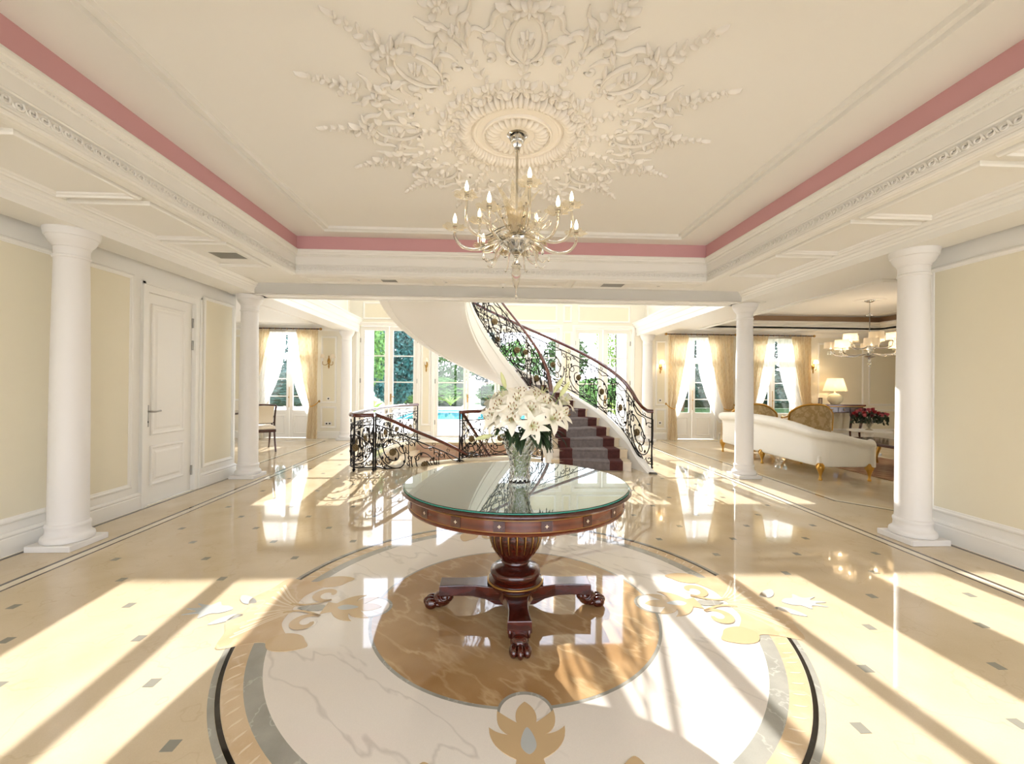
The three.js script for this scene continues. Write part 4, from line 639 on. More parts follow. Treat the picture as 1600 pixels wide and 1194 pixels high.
// ================= VASE AND LILIES =================
{
  const t = thing('vase', 'cut crystal vase holding white lilies on the round table', 'vase', [TBX + 0.02, TH, TBZ + 0.02]);
  const cut = (r, v, a) => r * (1.04 - 0.06 * Math.abs(sin(a * 7 + v * 15)) - 0.06 * Math.abs(sin(a * 7 - v * 15)));
  const prof = (v) => 0.062 - 0.012 * sin(v * PI) * (v < 0.6 ? 1 : 0.6) + 0.05 * v * v;
  const out = surf((u, v) => { const a = u * TAU, r = cut(prof(v), v, a) * 1.12; return [r * sin(a), v * 0.29, r * cos(a)]; }, 108, 60);
  const inn = surf((u, v) => { const a = -u * TAU, r = prof(0.12 + v * 0.88) * 1.12 - 0.014; return [r * sin(a), 0.03 + v * 0.26, r * cos(a)]; }, 48, 12);
  part(t, 'vase_body', [out, inn, new THREE.RingGeometry(0.098, 0.122, 48).rotateX(-PI / 2).translate(0, 0.29, 0), new THREE.CircleGeometry(0.06, 48).rotateX(PI / 2), new THREE.CircleGeometry(prof(0.12) - 0.012, 32).rotateX(-PI / 2).translate(0, 0.03, 0)], M.crystal);

  // lilies: six curled petals, stamens, stem; each stem stands in the vase
  const petalMat = phy('#fbf7ec', 0.6, { transmission: 0.12, thickness: 0, map: tex(64, (u, v) => mix3([255, 253, 246], [226, 228, 180], Math.pow(1 - v, 3) * 0.8)) }), stemMat = std('#8fa262', 0.6), leafMat = phy('#31462a', 0.45, { transmission: 0.1, thickness: 0 }), anther = std('#8a5a1c', 0.8), budMat = std('#d9dca0', 0.6);
  const petal = (w, l, curl) => surf((u, v) => { const s = (u - 0.5) * 2, k = Math.pow(sin(Math.min(1, v * 0.96 + 0.04) * PI), 0.75) * (1 - 0.25 * v); const out = v * v * l * curl, y = v * l * (1 - 0.32 * v * curl) - 0.02 * s * s * 0; return [s * w * k, y * 0.75 - Math.pow(v, 4) * l * 0.3 * curl, out + (1 - s * s) * -0.006 + 0.01 + 0.006 * sin(s * 4 + v * 5)]; }, 6, 10);
  const pA = petal(0.034, 0.12, 0.8), pB = petal(0.025, 0.115, 0.85), stam = []; for (let k = 0; k < 6; k++) { const a = k / 6 * TAU; stam.push(tube([[0, 0.01, 0], [0.008 * cos(a), 0.04, 0.008 * sin(a)], [0.022 * cos(a), 0.075, 0.022 * sin(a)]], 0.0014, 6, 4)); } const stamG = mg(stam), anth = mg([...Array(6).keys()].map((k) => { const a = k / 6 * TAU; return sph(0.005, 0.022 * cos(a), 0.077, 0.022 * sin(a), 0.6, 0.6, 1.8, 6); }));
  const lilyLeaf = (l, w) => surf((u, v) => { const s = (u - 0.5) * 2, k = Math.pow(sin(Math.min(1, v * 0.98 + 0.02) * PI), 0.7); return [s * w * k, v * l * 0.8 - v * v * l * 0.25 - Math.abs(s) * -0.004, v * v * l * 0.55]; }, 4, 8);
  const blooms = [ // x, y above the table, z, tilt from upright, facing, label
    [-0.15, 0.42, 0.1, 1.15, -0.5, 'white lily bloom at the left edge of the bouquet'], [-0.06, 0.40, 0.17, 1.25, -0.1, 'white lily bloom facing the viewer, lower left of the bouquet'], [0.05, 0.45, 0.16, 1.05, 0.1, 'white lily bloom facing the viewer in the middle of the bouquet'],
    [0.0, 0.53, 0.08, 0.5, 0.2, 'white lily bloom at the top of the bouquet'], [-0.1, 0.52, 0.04, 0.6, -1.2, 'white lily bloom at the upper left of the bouquet'], [0.13, 0.48, 0.11, 0.9, 0.5, 'white lily bloom right of the middle of the bouquet'],
    [0.24, 0.42, 0.1, 1.2, 0.9, 'open white lily at the right edge of the bouquet'], [0.13, 0.54, 0.0, 0.5, 1.2, 'white lily bloom at the upper right of the bouquet'], [0.27, 0.50, 0.02, 0.9, 1.3, 'pale yellowish lily at the far right of the bouquet'],
    [-0.04, 0.47, -0.1, 0.9, 3.0, 'white lily bloom at the back of the bouquet'], [0.1, 0.46, -0.12, 1.0, 2.6, 'white lily bloom at the back right of the bouquet'], [-0.17, 0.48, -0.04, 0.9, -2.0, 'white lily bloom at the back left of the bouquet'], [0.06, 0.36, 0.2, 1.5, 0.2, 'white lily bloom hanging over the rim of the vase'],
    [-0.02, 0.50, 0.14, 0.85, -0.3, 'white lily bloom in the upper middle of the bouquet'],
    [-0.12, 0.46, 0.13, 0.8, -0.6, 'white lily bloom overlapping the left edge lily'], [-0.17, 0.38, 0.06, 1.3, -1.0, 'white lily bloom low on the left of the bouquet'], [0.18, 0.40, 0.15, 1.2, 0.5, 'white lily bloom low on the right of the bouquet'], [0.08, 0.51, 0.1, 0.6, 0.4, 'white lily bloom just right of the top of the bouquet'], [0.18, 0.46, 0.0, 0.9, 1.5, 'white lily bloom turned to the right, behind the right edge lily'], [-0.05, 0.45, 0.17, 1.0, -0.2, 'white lily bloom facing the viewer, left of the middle']];
  reseed(77);
  blooms.forEach(([x, y, z, tilt, face, label], i) => {
    const L = thing('lily', label, 'flower', [TBX + 0.02, TH, TBZ + 0.02], 0, 'lilies in the crystal vase');
    const fl = new THREE.Group(); const dir = V(sin(face) * sin(tilt), cos(tilt), cos(face) * sin(tilt));
    const head = V(x, y, z), q = new THREE.Quaternion().setFromUnitVectors(V(0, 1, 0), dir), base = head.clone().addScaledVector(dir, -0.03);
    part(L, 'stem', tube([[x * 0.12, 0.035, z * 0.12], [x * 0.25, 0.2, z * 0.25], [x * 0.45, 0.3, z * 0.45], [(x + base.x) / 2 * 0.9, lerp(0.3, base.y, 0.7), base.z * 0.85], base], 0.0019, 16, 6), stemMat);
    for (let k = 0; k < 6; k++) { const m = part(L, 'petal', k % 2 ? pA : pB, petalMat); const r = new THREE.Quaternion().setFromAxisAngle(V(0, 1, 0), k / 6 * TAU + i); m.quaternion.copy(q).multiply(r); m.position.copy(base); }
    const st = part(L, 'stamens', stamG, budMat); st.quaternion.copy(q); st.position.copy(base); const an = part(L, 'anthers', anth, anther); an.quaternion.copy(q); an.position.copy(base);
    for (let k = 0; k < 3; k++) { const m = part(L, 'leaf', lilyLeaf(rr(0.1, 0.16), rr(0.012, 0.018)), leafMat); m.position.set(x * rr(0.5, 0.8), rr(0.28, 0.36), z * rr(0.5, 0.8)); m.rotation.set(rr(0.5, 1.6), face + rr(-1.4, 1.4), rr(-0.3, 0.3), 'YXZ'); }
  });
  for (const [x, y, z, a, b, label] of [[-0.17, 0.3, 0.13, -1.2, 1.75, 'closed pale green lily bud drooping at the lower left of the bouquet'], [0.2, 0.55, 0.05, 0.9, 0.6, 'long yellow green lily bud at the upper right of the bouquet'], [0.23, 0.53, 0.1, 0.7, 0.7, 'slender lily bud beside the far right lily'], [-0.09, 0.57, -0.02, -0.8, 0.4, 'dark tipped lily bud standing above the bouquet']]) {
    const L = thing('lily_bud', label, 'flower bud', [TBX + 0.02, TH, TBZ + 0.02], 0, 'lilies in the crystal vase'); const d = V(sin(a) * sin(b), cos(b), cos(a) * sin(b));
    part(L, 'stem', tube([[x * 0.12, 0.035, z * 0.12], [x * 0.4, 0.27, z * 0.4], [x * 0.8, lerp(0.3, y, 0.6), z * 0.8], [x, y, z]], 0.003, 14, 5), stemMat);
    const g = lathe([[0.004, 0], [0.012, 0.02], [0.015, 0.05], [0.011, 0.085], [0.003, 0.11], [0, 0.112]], 10); const m = part(L, 'bud', g, budMat); m.quaternion.setFromUnitVectors(V(0, 1, 0), d); m.position.set(x, y, z);
  }
  const fol = thing('lily_foliage', 'dark green lily leaves hanging over the vase rim', 'foliage', [TBX + 0.02, TH, TBZ + 0.02]);
  for (let k = 0; k < 40; k++) { const a = k % 3 ? rr(0.2, 2.2) : rr(0, TAU), m = part(fol, 'leaf', lilyLeaf(rr(0.12, 0.19), rr(0.014, 0.022)), leafMat); m.position.set(0.07 * sin(a) + 0.04, rr(0.27, 0.36), 0.07 * cos(a)); m.rotation.set(rr(0.9, 2.0), a, rr(-0.3, 0.3), 'YXZ'); }
}

// ================= CHANDELIER =================
const bulbGeo = lathe([[0.0, 0.075], [0.004, 0.066], [0.011, 0.045], [0.014, 0.025], [0.012, 0.008], [0.009, 0], [0, 0]].reverse(), 12);
function lampLight(x, y, z, I, color = 0xffe4be, r = 1) { const l = new THREE.PointLight(color, I); l.position.set(x, y, z); l.castShadow = true; l.shadow.radius = r; return l; }
{
  const t = thing('chandelier', 'clear blown glass chandelier with candle bulbs under the plaster rosette', 'chandelier', [0.02, -0.033, -3.18]);
  part(t, 'canopy', lathe([[0, 3.22], [0.05, 3.222], [0.078, 3.235], [0.082, 3.25], [0.0, 3.25]], 32), M.chrome);
  part(t, 'stem', [lathe([[0.06, 3.215], [0.05, 3.19], [0.026, 3.15], [0.014, 3.1], [0.011, 3.0], [0.011, 2.62], [0.018, 2.58], [0.03, 2.54], [0.022, 2.5]].reverse(), 24)], M.glass);
  part(t, 'rod', cyl(0.005, 0.005, 0.8, 0, 2.84, 0, 8), M.chrome);
  // ribbed silvery bowl and finial
  part(t, 'bowl', surf((u, v) => { const a = u * TAU, r = 0.13 * Math.pow(sin((0.08 + v * 0.92) * PI / 2), 0.8) * (1 + 0.035 * cos(a * 16)); return [r * sin(a), 2.375 + v * 0.085, r * cos(a)]; }, 96, 12), phy('#d9d9d6', 0.08, { metalness: 0.75 }), 'ribbed silvery bowl');
  part(t, 'bowl_rim', lathe([[0.128, 2.455], [0.137, 2.462], [0.128, 2.47], [0.06, 2.49], [0.03, 2.52]], 48), M.glass);
  part(t, 'finial', lathe([[0.0, 2.055], [0.006, 2.065], [0.004, 2.1], [0.016, 2.125], [0.03, 2.18], [0.036, 2.22], [0.03, 2.25], [0.04, 2.27], [0.02, 2.3], [0.012, 2.33], [0.03, 2.36], [0.05, 2.38]], 24), M.glass);
  part(t, 'pendant_drop', lathe([[0, 2.03], [0.01, 2.037], [0.014, 2.046], [0.006, 2.062], [0, 2.07]], 12), M.crystal);
  // arms: lower ring of six, upper ring of five
  const rings = [[6, R(-116), 0.45, 2.53, 0.0], [5, R(-81), 0.40, 2.7, 0.06]];
  const petal = surf((u, v) => { const a = u * TAU, r = lerp(0.014, 0.08, v) * (1 + 0.16 * v * cos(a * 8)); return [r * sin(a), -0.006 + 0.022 * v * v + 0.008 * v * sin(a * 8), r * cos(a)]; }, 48, 5);
  const cup = lathe([[0.004, -0.035], [0.012, -0.03], [0.008, -0.015], [0.017, -0.004], [0.016, 0.03], [0.013, 0.034], [0, 0.034]], 14), cuff = lathe([[0.014, 0.0], [0.0185, 0.002], [0.0185, 0.01], [0.014, 0.012]], 14);
  const leafG = surf((u, v) => { const s = (u - 0.5) * 2, k = sin(Math.min(1, v * 0.95 + 0.05) * PI); return [s * 0.04 * k * (1 + 0.2 * sin(v * 22)), v * 0.2 - 0.09 * v * v * v, 0.03 + v * v * 0.12 - s * s * 0.01]; }, 5, 14);
  for (const [n, a0, rad, h, lift] of rings) {
    const low = 2.43 + lift, arm = taper([[0.04, 2.5 + lift, 0], [0.14, 2.455 + lift, 0], [rad * 0.62, low - 0.045, 0], [rad * 0.88, low - 0.03, 0], [rad, low + 0.04, 0], [rad, h - 0.03, 0]], (u) => 0.0155 - 0.005 * u, 30, 8);
    for (let k = 0; k < n; k++) {
      const a = a0 + k * TAU / n, m = part(t, 'arm', arm, M.glass); m.rotation.y = a;   // three.js turns x towards -z
      const px = rad * cos(a), pz = -rad * sin(a);
      const dish = part(m, 'drip_dish', petal, M.petalglass); dish.position.set(rad, h - 0.005, 0); part(m, 'candle_cup', cup.clone().translate(rad, h, 0), M.glass); part(m, 'cup_band', cuff.clone().translate(rad, h + 0.01, 0), M.chrome);
      part(m, 'bulb', bulbGeo.clone().translate(rad, h + 0.035, 0), M.bulb, 'glowing candle bulb');
      const l = lampLight(px, h + 0.065, pz, 0.018); l.name = 'bulb_light'; t.add(l);
    }
    for (let k = 0; k < n; k++) { const a = a0 + (k + 0.5) * TAU / n; const m = part(t, 'glass_leaf', leafG, M.petalglass); m.rotation.y = a; m.position.y = 2.5 + lift; }
  }
  // scrolls, flowers and drops between the arms
  const scr = taper(spiral(0.19, 2.62, 0.012, 0.075, 0.5, 6.5, 18).map((p) => V(p[0], p[1], 0)).concat([V(0.15, 2.53, 0), V(0.06, 2.5, 0)]), (u) => 0.004 + 0.005 * u, 40, 6);
  const longLeaf = surf((u, v) => { const s = (u - 0.5) * 2, k = Math.pow(sin(Math.min(1, v * 0.95 + 0.05) * PI), 0.7); return [0.05 + v * v * v * 0.13, 2.5 + v * 0.33, s * 0.038 * k * (1 + 0.2 * sin(v * 30))]; }, 4, 16);
  for (let k = 0; k < 8; k++) { const m = part(t, 'glass_scroll', scr, M.glass); m.rotation.y = k / 8 * TAU + 0.2; const q = part(t, 'glass_leaf', longLeaf, M.petalglass); q.rotation.y = k / 8 * TAU + 0.55; }
  const bloom = []; for (let k = 0; k < 6; k++) bloom.push(sph(0.018, 0.02 * cos(k / 6 * TAU), 0, 0.02 * sin(k / 6 * TAU), 1, 0.6, 1, 8)); bloom.push(sph(0.011, 0, 0.008, 0, 1, 1, 1, 8)); const bloomG = mg(bloom);
  const dropG = lathe([[0, -0.06], [0.009, -0.052], [0.012, -0.042], [0.004, -0.02], [0.001, 0]], 10);
  const low = taper([[0.1, 2.44, 0], [0.15, 2.38, 0], [0.17, 2.31, 0], [0.21, 2.28, 0], [0.235, 2.3, 0]], [0.009, 0.005], 16, 6);
  for (let k = 0; k < 8; k++) { const a = k / 8 * TAU + 0.35; const b = part(t, 'glass_flower', bloomG, M.petalglass); b.position.set(0.2 * cos(a), 2.43, 0.2 * sin(a)); b.rotation.set(0.6 * sin(a), 0, -0.6 * cos(a)); const d = part(t, 'pendant_drop', dropG, M.crystal); d.position.set(0.24 * cos(a + 0.4), 2.37, 0.24 * sin(a + 0.4)); const m = part(t, 'lower_scroll', low, M.glass); m.rotation.y = a; }
}

// ================= SCONCES, SWITCHES =================
function sconce(label, x, y, pair, I, lit = true) {
  const t = thing('wall_sconce', label, 'wall lamp', [x, y, -Zb + 0.012]);
  part(t, 'backplate', [lathe([[0, -0.16], [0.012, -0.14], [0.02, -0.1], [0.012, -0.06], [0.035, -0.01], [0.042, 0.03], [0.03, 0.08], [0.012, 0.11], [0.016, 0.14], [0.004, 0.17], [0, 0.175]], 16).scale(1, 1, 0.45), sph(0.025, 0, 0.02, 0.02, 1, 1.3, 0.6, 8)], M.brass, 'gilt backplate');
  for (const s of pair ? [-1, 1] : [0]) {
    const ax = s * 0.12, az = pair ? 0.07 : 0.1;
    const m = part(t, 'arm', tube([[0, -0.02, 0.02], [ax * 0.5, -0.07, az * 0.8], [ax, -0.05, az], [ax, 0.02, az]], 0.007, 16, 6), M.brass); part(m, 'candle', cyl(0.011, 0.011, 0.08, ax, 0.06, az, 10), M.trim);
    part(m, 'lamp_shade', new THREE.CylinderGeometry(0.04, 0.062, 0.09, 20, 1, true).translate(ax, 0.145, az), M.shadeLit, 'small cream shade'); part(m, 'bulb', bulbGeo.clone().scale(0.8, 0.7, 0.8).translate(ax, 0.1, az), lit ? M.bulb : M.trim);
    if (lit) { const l = lampLight(ax, 0.13, az, I); l.name = 'sconce_light'; t.add(l); }
  }
}
sconce('gilt double wall sconce beside the far left column', -4.17, 1.86, true, 0.12, false); sconce('gilt wall sconce between the two left french doors', -1.8, 1.8, false, 0.12, false); sconce('gilt wall sconce beside the far right column', 4.08, 1.82, false, 0.16); sconce('gilt wall sconce between the sitting room curtains and panels', 8.07, 1.86, false, 0.16);
function plate(name, label, cat, x, y, n, place) { const t = thing(name, label, cat, [x, y, -Zb + 0.012]); part(t, 'cover', rbox(0.085 * n, 0.085, 0.01, 0.004), M.trim); for (let k = 0; k < n; k++) part(t, cat === 'switch' ? 'rocker' : 'socket_hole', box(0.034, 0.034, 0.004, (k - (n - 1) / 2) * 0.075, 0, 0.006), M.iron); return t; }
plate('light_switch', 'dark light switch below the double sconce', 'switch', -4.17, 0.97, 1); plate('light_switch', 'dark light switch below the sconce by the far right column', 'switch', 4.08, 0.99, 1); plate('wall_socket', 'double socket low on the wall below the double sconce', 'socket', -4.17, 0.36, 2); plate('wall_socket', 'socket low on the wall by the far right column', 'socket', 4.08, 0.42, 1);

// ================= CURTAINS =================
const damask = tex(256, (u, v) => { const a = fbm(u, v, 6, 3, 300), b = sin(u * TAU * 4 + a * 5) * sin(v * TAU * 4 + a * 5) > 0.15 ? 1 : 0; return mix3([246, 232, 202], [236, 217, 180], b * 0.6 + a * 0.3); });
M.drape = phy('#ffffff', 0.75, { map: damask, transmission: 0.42, thickness: 0 });
M.sheer = phy('#fbfaf6', 0.95, { transmission: 0.55, thickness: 0 });
function drape(label, outer, inner, tieY, z, top = 2.6, gather = 0.34) { // outer edge hangs straight, inner edge sweeps to the tieback
  const t = thing('curtain', label, 'curtain'), w = inner - outer;
  const wid = (y) => { const a = Math.max(0, (y - tieY) / (top - tieY)), b = Math.max(0, (tieY - y) / tieY); return y >= tieY ? lerp(gather, 1, Math.pow(a, 0.75)) : gather + 0.16 * Math.pow(b, 0.6); };
  const n = 8, f = (dz) => (u, v) => { const y = top - v * (top - 0.01), k = wid(y), g = 0.03 + 0.02 * (1 - k); return [outer + w * k * u + 0.006 * sin(v * 9 + u * 20), y, z + g * sin(u * n * TAU + 0.5 * sin(v * 4)) * (0.7 + 0.3 * sin(u * 13)) + 0.02 * (1 - k) + dz]; };
  part(t, 'fabric', surf(f(0), 96, 40, [3, 4]), M.drape); part(t, 'heading', surf((u, v) => { const p = f(0.012)(u, v * 0.04); return [p[0], p[1] + 0.03, p[2]]; }, 96, 2, [3, 0.3]), M.drape);
  part(t, 'tieback', [tube([[outer - Math.sign(w) * 0.02, tieY + 0.08, z - 0.03], [outer + w * gather * 0.2, tieY, z + 0.085], [outer + w * gather * 0.7, tieY - 0.03, z + 0.085], [outer + w * gather * 1.05, tieY, z]], 0.012, 20, 6)], M.gold); part(t, 'tieback_knob', [sph(0.028, outer - Math.sign(w) * 0.035, tieY + 0.09, z - 0.02, 1, 1, 1, 10), cyl(0.008, 0.008, 0.06, outer - Math.sign(w) * 0.035, tieY + 0.09, z - 0.04, 8)], M.brass);
}
function sheer(label, outer, inner, tieY, z, top = 2.58) {
  const t = thing('sheer_curtain', label, 'sheer'), w = inner - outer, n = 10, f = (u, v) => { const y0 = top - v * (top - tieY), sag = 0.14 * v * v * v * sin(u * PI) , k = 1 - 0.72 * Math.pow(v, 2.2); return [outer + w * k * u, y0 - sag + 0.22 * Math.pow(v, 4) * (1 - u) * 0 , z + 0.02 * sin(u * n * TAU) * (0.6 + 0.4 * k)]; };
  part(t, 'fabric', surf(f, 90, 36), M.sheer); part(t, 'track', bb(outer, inner, top - 0.005, top + 0.02, -Zb, z + 0.03), M.trim);
}
function rod(label, x0, x1, z) { const t = thing('curtain_rod', label, 'curtain rod'); part(t, 'pole', cyl(0.014, 0.014, x1 - x0, 0, 0, 0, 12).rotateZ(PI / 2).translate((x0 + x1) / 2, 2.65, z), M.mahogany); for (const x of [x0, x1]) part(t, 'finial', [sph(0.03, x, 2.65, z, 1.2, 1, 1, 10)], M.brass); for (let x = x0 + 0.08; x < x1; x += 0.14) part(t, 'ring', new THREE.TorusGeometry(0.022, 0.004, 6, 14).rotateY(PI / 2).translate(x, 2.645, z), M.brass); for (const x of [x0 + 0.05, x1 - 0.05]) part(t, 'bracket', cyl(0.008, 0.008, Zb + z, 0, 0, 0, 8).rotateX(PI / 2).translate(x, 2.65, (z - Zb) / 2), M.brass); }
const CZ = -Zb + 0.2, SZ = -Zb + 0.1;
drape('cream damask curtain at the left edge of the left room window', -6.1, -5.5, 0.95, CZ); drape('cream damask curtain tied back at the right of the left room window', -4.36, -4.88, 0.82, CZ);
sheer('white sheer on the left half of the left room window', -5.98, -5.16, 0.62, SZ); sheer('white sheer on the right half of the left room window', -4.46, -5.12, 0.58, SZ); rod('curtain rod over the left room window', -6.15, -4.3, CZ);
drape('cream damask curtain at the left of the lawn window', 4.2, 4.72, 0.82, CZ); drape('cream damask curtain at the right of the lawn window, behind the column', 5.86, 5.2, 0.8, CZ);
sheer('white sheer on the left half of the lawn window', 4.36, 4.92, 0.6, SZ); sheer('white sheer on the right half of the lawn window', 5.7, 4.96, 0.56, SZ); rod('curtain rod over the lawn window', 4.15, 5.92, CZ);
drape('cream damask curtain at the left of the window near the table lamp', 6.2, 6.75, 0.85, CZ); drape('cream damask curtain at the right of the window near the table lamp', 7.86, 7.36, 0.85, CZ);
sheer('white sheer on the left half of the window near the table lamp', 6.34, 7.0, 0.58, SZ); sheer('white sheer on the right half of the window near the table lamp', 7.76, 7.06, 0.6, SZ); rod('curtain rod over the window near the table lamp', 6.12, 7.95, CZ);

// ================= SITTING ROOM =================
{
  const cloth = phy('#f2ede0', 0.75, { sheen: 0.3, sheenRoughness: 0.6, sheenColor: new THREE.Color(1, 0.97, 0.9), bumpMap: tex(128, (u, v) => { const k = 128 + 60 * (hash(u * 128 | 0, v * 128 | 0, 3) - 0.5); return [k, k, k]; }, { srgb: false, repeat: [8, 8] }), bumpScale: 0.001 });
  const t = thing('sofa', 'long white sofa with rolled back and gilt feet, seen from behind', 'sofa', [5.02, 0, -7.5]);
  // the back and both arms are one roll swept round three sides; x is the depth, z the length
  const W = 0.40, L = 1.4, path = []; // open towards +x
  const add = (x, z) => path.push([x, z]);
  for (let i = 0; i <= 8; i++) add(lerp(0.36, -W + 0.2, i / 8), L); for (let i = 1; i <= 6; i++) { const a = PI / 2 + i / 6 * PI / 2; add(-W + 0.2 + 0.2 * cos(a), L - 0.2 + 0.2 * sin(a)); }
  for (let i = 1; i <= 20; i++) add(-W, lerp(L - 0.2, -L + 0.2, i / 20)); for (let i = 1; i <= 6; i++) { const a = PI + i / 6 * PI / 2; add(-W + 0.2 + 0.2 * cos(a), -L + 0.2 + 0.2 * sin(a)); } for (let i = 1; i <= 8; i++) add(lerp(-W + 0.2, 0.36, i / 8), -L);
  const n = path.length - 1, hgt = (x, z) => { const b = 0.84 - 0.1 * Math.pow(Math.abs(z + 0.25) / L, 2.4) + 0.03; const k = Math.max(0, Math.min(1, (x + W - 0.05) / 0.7)); return lerp(b, 0.6, k * k * (3 - 2 * k)); };
  const sect = [[0.02, 0.2], [0.0, 0.22], [-0.015, 0.4], [-0.02, 0.6], [-0.03, 0.78], [-0.075, 0.84], [-0.09, 0.9], [-0.075, 0.96], [-0.03, 1.0], [0.03, 0.995], [0.075, 0.95], [0.085, 0.88], [0.08, 0.6], [0.085, 0.4], [0.09, 0.22]];
  part(t, 'back_and_arms', surf((u, v) => {
    const i = Math.min(n - 1, Math.floor(u * n)), f = u * n - i, a = path[i], b = path[i + 1], p = [lerp(a[0], b[0], f), lerp(a[1], b[1], f)];
    const a2 = path[Math.max(0, i - 1)], b2 = path[Math.min(n, i + 2)], dx = b2[0] - a2[0], dz = b2[1] - a2[1], d = Math.hypot(dx, dz), nx = -dz / d, nz = dx / d;
    const j = Math.min(sect.length - 2, Math.floor(v * (sect.length - 1))), g = v * (sect.length - 1) - j, s = lerp(sect[j][0], sect[j + 1][0], g), q = lerp(sect[j][1], sect[j + 1][1], g), h = hgt(p[0], p[1]);
    const tuft = v > 0.3 && v < 0.75 ? 0.014 * Math.abs(sin(u * n * 0.9)) : 0, y = q <= 0.22 ? q : lerp(0.22, h, (q - 0.22) / 0.78);
    return [p[0] - nx * (s - tuft) * -1, y, p[1] - nz * (s - tuft) * -1];
  }, 160, 42), cloth);
  for (const z of [L, -L]) part(t, 'arm_front', lathe([[0, 0], [0.085, 0.0], [0.08, 0.012], [0.03, 0.02], [0, 0.02]], 20).rotateZ(-PI / 2).translate(0.36, 0.53, z), cloth); for (const z of [L, -L]) part(t, 'arm_panel', rbox(0.03, 0.3, 0.16, 0.01, 0.355, 0.36, z), cloth);
  part(t, 'seat_base', rbox(0.76, 0.16, 2 * L - 0.1, 0.02, 0.0, 0.28, 0), cloth);
  for (let k = 0; k < 3; k++) part(t, 'seat_cushion', rbox(0.66, 0.15, 0.85, 0.05, 0.05, 0.43, (k - 1) * 0.87, 3), cloth);
  const leg = mg([lathe([[0, 0], [0.022, 0], [0.026, 0.015], [0.016, 0.04], [0.018, 0.08], [0.03, 0.12], [0.045, 0.16], [0.05, 0.2], [0.03, 0.235], [0, 0.24]], 14), sph(0.05, 0, 0.19, 0, 0.9, 1.3, 0.9, 10), ...[...Array(5).keys()].map((k) => tube([[0, 0.13, 0], [0.045 * cos(k * 1.256), 0.17, 0.045 * sin(k * 1.256)], [0.05 * cos(k * 1.256), 0.22, 0.05 * sin(k * 1.256)], [0.02 * cos(k * 1.256), 0.25, 0.02 * sin(k * 1.256)]], 0.009, 10, 5))]);
  for (const [x, z] of [[-0.36, L - 0.05], [0.34, L], [-0.38, 0.0], [-0.36, -L + 0.05], [0.34, -L], [0.34, 0]]) { const m = part(t, 'leg', leg, M.gold, 'carved gilt foot'); m.position.set(x, 0, z); }

  // two gilt armchairs facing the sofa, backs rounded
  const tap = std('#ffffff', 0.8, { map: tex(256, (u, v) => { const a = fbm(u, v, 8, 4, 410); return mix3([206, 186, 146], [170, 146, 100], a > 0.52 ? 0.8 : a * 0.6); }) });
  const ch = thing('armchair', 'gilt framed armchair with patterned upholstery beside the column, behind the sofa', 'armchair', [5.72, 0, -9.5], R(-30));
  const top = (s) => 0.98 - 0.2 * Math.pow(Math.abs(s), 3.0), ring = [-1, -0.9, -0.75, -0.5, -0.25, 0, 0.25, 0.5, 0.75, 0.9, 1];
  const bx = (s) => 0.42 * s, bz = (s) => 0.34 - 0.22 * s * s;
  part(ch, 'backrest', surf((u, v) => { const s = u * 2 - 1, y = lerp(0.42, top(s) - 0.02, v); return [bx(s), y, bz(s) - 0.02 + 0.05 * v - 0.03 * sin(v * PI)]; }, 24, 10, [2, 1]), tap); part(ch, 'back_panel', surf((u, v) => { const s = u * 2 - 1, y = lerp(0.42, top(s) - 0.02, v); return [bx(s), y, bz(s) + 0.03 + 0.05 * v]; }, 24, 10, [2, 1]), tap);
  part(ch, 'back_frame', tube([[-0.43, 0.4, bz(1) + 0.01], ...ring.map((s) => V(bx(s), top(s), bz(s) + 0.055)), [0.43, 0.4, bz(1) + 0.01]], 0.024, 60, 8), M.gold, 'gilt carved frame');
  part(ch, 'seat', rbox(0.74, 0.14, 0.66, 0.05, 0, 0.42, -0.04, 3), tap); part(ch, 'seat_rail', rbox(0.76, 0.08, 0.68, 0.02, 0, 0.32, -0.04), M.gold);
  for (const s of [-1, 1]) { part(ch, 'armrest', tube([[s * 0.42, 0.7, 0.1], [s * 0.43, 0.66, -0.1], [s * 0.43, 0.65, -0.26], [s * 0.42, 0.5, -0.26], [s * 0.38, 0.36, -0.2]], 0.024, 20, 8), M.gold); for (const z of [0.24, -0.32]) part(ch, 'leg', taper([[s * 0.34, 0.32, z], [s * 0.37, 0.2, z], [s * 0.34, 0.08, z], [s * 0.36, 0.0, z]], [0.035, 0.018], 12, 8), M.gold); }
  copyOf(ch, 'gilt framed armchair with patterned upholstery in front of the lamp window, behind the sofa', [7.0, 0, -9.55], R(-15));
  const pil = rbox(0.34, 0.2, 0.12, 0.06, 0, 0, 0, 3); const pw = solo('cushion', 'small tan cushion on the armchair in front of the lamp window', 'cushion', pil, tap); pw.position.set(6.9, 0.6, -9.5); pw.rotation.set(-0.3, R(-15), 0);

  // console with lamp and picture frame
  const co = thing('console_table', 'dark red wooden console with gilt mounts against the back wall', 'console', [8.5, 0, -10.5]);
  part(co, 'top', rbox(1.1, 0.045, 0.42, 0.012, 0, 0.915, 0), M.rail); part(co, 'drawer_case', rbox(1.02, 0.16, 0.36, 0.02, 0, 0.81, 0), M.mahogany);
  for (const x of [-0.46, 0.46]) for (const z of [-0.14, 0.14]) part(co, 'leg', taper([[x, 0.74, z], [x * 1.06, 0.6, z * 1.1], [x * 0.95, 0.25, z], [x, 0, z * 1.05]], [0.036, 0.018], 14, 8), M.mahogany);
  for (const x of [-0.3, 0, 0.3]) { const d = part(co, 'drawer', rbox(0.28, 0.11, 0.012, 0.004, x, 0.81, 0.184), M.mahogany); part(d, 'knob', sph(0.016, x, 0.81, 0.2, 1, 1, 1, 8), M.gold); } part(co, 'gilt_edge', rbox(1.06, 0.014, 0.39, 0.004, 0, 0.888, 0), M.gold);
